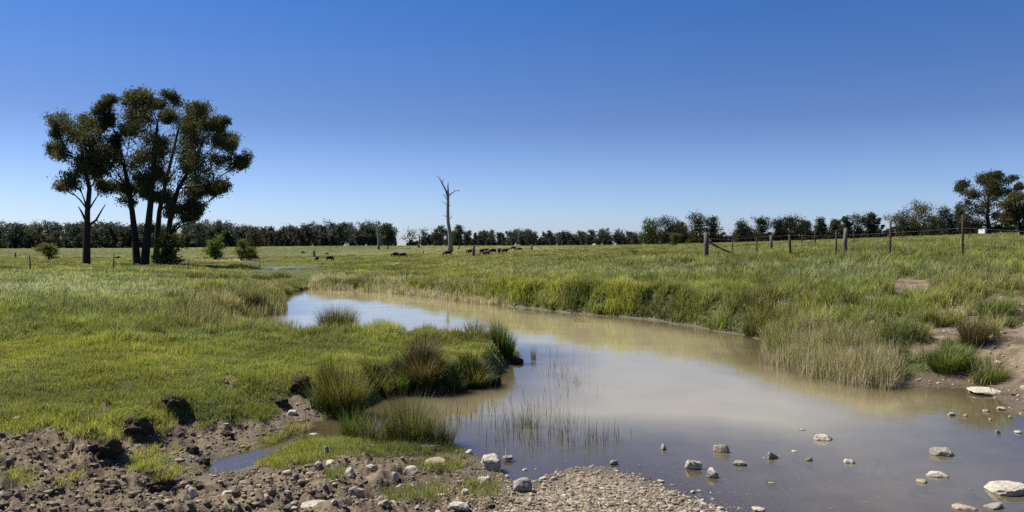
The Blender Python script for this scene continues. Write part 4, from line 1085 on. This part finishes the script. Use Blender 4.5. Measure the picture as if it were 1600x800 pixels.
# ------------------------------------------------------------------ cattle: one continuous skinned body each
def cow_mesh(graze, calf=1.0):
    pts = {}; E = []
    def v(k, co, r): pts[k] = (len(pts), co, r)
    v('pel', (-.62,0,.98), (.36,.34)); v('bel', (-.15,0,.90), (.46,.42)); v('che', (.35,0,.92), (.44,.42)); v('sho', (.62,0,1.04), (.33,.34))
    if graze: hd = [('ne', (.88,0,.90), .23), ('po', (1.08,0,.58), .17), ('he', (1.16,0,.38), .15), ('mu', (1.22,0,.18), .11)]
    else: hd = [('ne', (.92,0,1.18), .24), ('po', (1.14,0,1.36), .17), ('he', (1.28,0,1.32), .15), ('mu', (1.50,0,1.18), .11)]
    for k, c, r in hd: v(k, c, (r, r))
    v('rump', (-.84,0,1.02), (.26,.27))
    v('ta', (-.98,0,.98), (.045,.045)); v('tb', (-1.03,0,.65), (.03,.03)); v('tc', (-1.02,0,.38), (.06,.06))
    for t, s in (('-1', -1), ('1', 1)):
        p = pts['po'][1]; v('e'+t, (p[0]-.03, .25*s, p[2]+.02), (.05,.04))
        v('f1'+t, (.46,.19*s,.60), (.15,.15)); v('f2'+t, (.48,.20*s,.33), (.085,.085)); v('f3'+t, (.47,.20*s,.0), (.075,.075))
        v('h1'+t, (-.62,.19*s,.64), (.19,.16)); v('h2'+t, (-.78,.20*s,.37), (.09,.085)); v('h3'+t, (-.72,.20*s,.0), (.075,.075))
    L = [('pel','bel'),('bel','che'),('che','sho'),('sho','ne'),('ne','po'),('po','he'),('he','mu'),('pel','rump'),('rump','ta'),('ta','tb'),('tb','tc')]
    for s in (-1, 1):
        t = str(s)
        L += [('che','f1'+t),('f1'+t,'f2'+t),('f2'+t,'f3'+t),('pel','h1'+t),('h1'+t,'h2'+t),('h2'+t,'h3'+t),('po','e'+t)]
    me = bpy.data.meshes.new('cow_skel')
    me.from_pydata([c for _, c, _ in pts.values()], [(pts[a][0], pts[b][0]) for a, b in L], [])
    o = bpy.data.objects.new('cow_skel', me); COL.objects.link(o)
    o.modifiers.new('s', 'SKIN'); sv = me.skin_vertices[0].data
    for i, (_, c, r) in enumerate(pts.values()): sv[i].radius = r; sv[i].use_root = (i == 0)
    sd = o.modifiers.new('d', 'SUBSURF'); sd.levels = 1; sd.render_levels = 1
    dg = bpy.context.evaluated_depsgraph_get(); out = bpy.data.meshes.new_from_object(o.evaluated_get(dg))
    bpy.data.objects.remove(o); out.materials.clear(); out.materials.append(HIDE)
    for p in out.polygons: p.use_smooth = True
    return out
CG, CS = cow_mesh(True), cow_mesh(False)
HERD = 'black cattle grazing in the far paddock'
for px, py, rot, sc, me, lab in (
 (515,408,.6,.72,CG,'plump black calf nearest the far creek bend'),
 (495,408,1.4,.66,CS,'black calf seen end on beside the plump calf'),
 (511,398,2.6,.5,CG,'smallest black calf behind the creek bend'),
 (618,402,3.3,.8,CG,'black cow grazing left in the pair near the twin tree'),
 (629,403,.2,.8,CG,'black cow grazing right in the pair near the twin tree'),
 (700,400,3.1,.9,CG,'black cow grazing before the foot of the tall dead tree'),
 (735,397,2.9,.85,CG,'black cow half hidden behind the thick dark post'),
 (755,397,.3,.9,CS,'black cow standing just right of the thick dark post'),
 (760,399,2.7,.75,CG,'black cow grazing closest in the herd behind the post'),
 (770,396,3.2,.85,CG,'black cow grazing in the middle of the herd'),
 (780,396,1.4,.85,CS,'black cow seen end on in the middle of the herd'),
 (789,396,.1,.85,CS,'black cow standing at the outer end of the herd'),
 (802,391,.4,.7,CG,'distant black cow just past the end of the herd'),
 (812,392,2.9,.6,CG,'most distant small black calf past the herd'),
 (473,397,.5,.5,CG,'tiny black calf far out beyond the stump'),
 (184,405,.5,.5,CG,'dark calf in the left paddock beside the gum trunk')):
    x, y, z = ground(px, py)
    o = link('cow', me, loc=(x, y, z-.03), label=lab, category='cow', group=HERD)
    o.rotation_euler = (0, 0, rot); o.scale = (sc*.68,)*3

# ------------------------------------------------------------------ sky, sun, camera
SUN_EL, SUN_AZ = math.radians(52), math.radians(-66)      # azimuth from +Y towards +X
w = bpy.data.worlds.new('World'); scene.world = w; w.use_nodes = True
nt = w.node_tree; nt.nodes.clear()
sky = nt.nodes.new('ShaderNodeTexSky'); sky.sky_type = 'NISHITA'; sky.sun_disc = False
sky.sun_elevation = SUN_EL; sky.sun_rotation = SUN_AZ; sky.altitude = 300; sky.air_density = 1.0; sky.dust_density = .6; sky.ozone_density = 2.0
geo = nt.nodes.new('ShaderNodeTexCoord'); sep = nt.nodes.new('ShaderNodeSeparateXYZ'); nt.links.new(geo.outputs['Generated'], sep.inputs[0])
cr = nt.nodes.new('ShaderNodeValToRGB'); nt.links.new(sep.outputs['Z'], cr.inputs[0])
els = cr.color_ramp.elements; els.new(.15); els.new(.3); els.new(.06)
for e, (p, c) in zip(els, [(0, (.80,.93,1.34)), (.035, (.70,.85,1.27)), (.15, (.41,.52,.82)), (.30, (.24,.485,.885)), (.8, (.40,.62,.95))]): e.position = p; e.color = (*c, 1)
mx = nt.nodes.new('ShaderNodeMix'); mx.data_type = 'RGBA'; mx.blend_type = 'MULTIPLY'; mx.clamp_result = False; mx.inputs[0].default_value = 1
nt.links.new(sky.outputs[0], mx.inputs[6]); nt.links.new(cr.outputs[0], mx.inputs[7])
bg = nt.nodes.new('ShaderNodeBackground'); bg.inputs['Strength'].default_value = .06
wo = nt.nodes.new('ShaderNodeOutputWorld')
nt.links.new(mx.outputs[2], bg.inputs[0]); nt.links.new(bg.outputs[0], wo.inputs[0])
S = Vector((math.sin(SUN_AZ)*math.cos(SUN_EL), math.cos(SUN_AZ)*math.cos(SUN_EL), math.sin(SUN_EL)))
sl = bpy.data.lights.new('sun', 'SUN'); sl.energy = 4.6; sl.angle = math.radians(.53); sl.color = (1, .955, .88)
so = bpy.data.objects.new('sun', sl); COL.objects.link(so); so.rotation_euler = S.to_track_quat('Z', 'Y').to_euler(); so.location = (0, 0, 60)
cam = bpy.data.cameras.new('camera'); co = bpy.data.objects.new('camera', cam); COL.objects.link(co)
co.location = (0, 0, EYE); co.rotation_euler = (math.radians(90), 0, 0)
cam.sensor_width = 36; cam.lens = 36*F/1600; cam.shift_y = -(400-HY)/1600; cam.clip_end = 8000; cam.clip_start = .1
scene.camera = co
vs = scene.view_settings; vs.view_transform = 'Standard'; vs.look = 'None'; vs.exposure = 1.0; vs.gamma = 1
scene.render.engine = 'CYCLES'
cy = scene.cycles; cy.max_bounces = 6; cy.diffuse_bounces = 3; cy.glossy_bounces = 3; cy.transmission_bounces = 4; cy.transparent_max_bounces = 8
cy.use_denoising = False; cy.use_adaptive_sampling = True; cy.caustics_reflective = False; cy.caustics_refractive = False
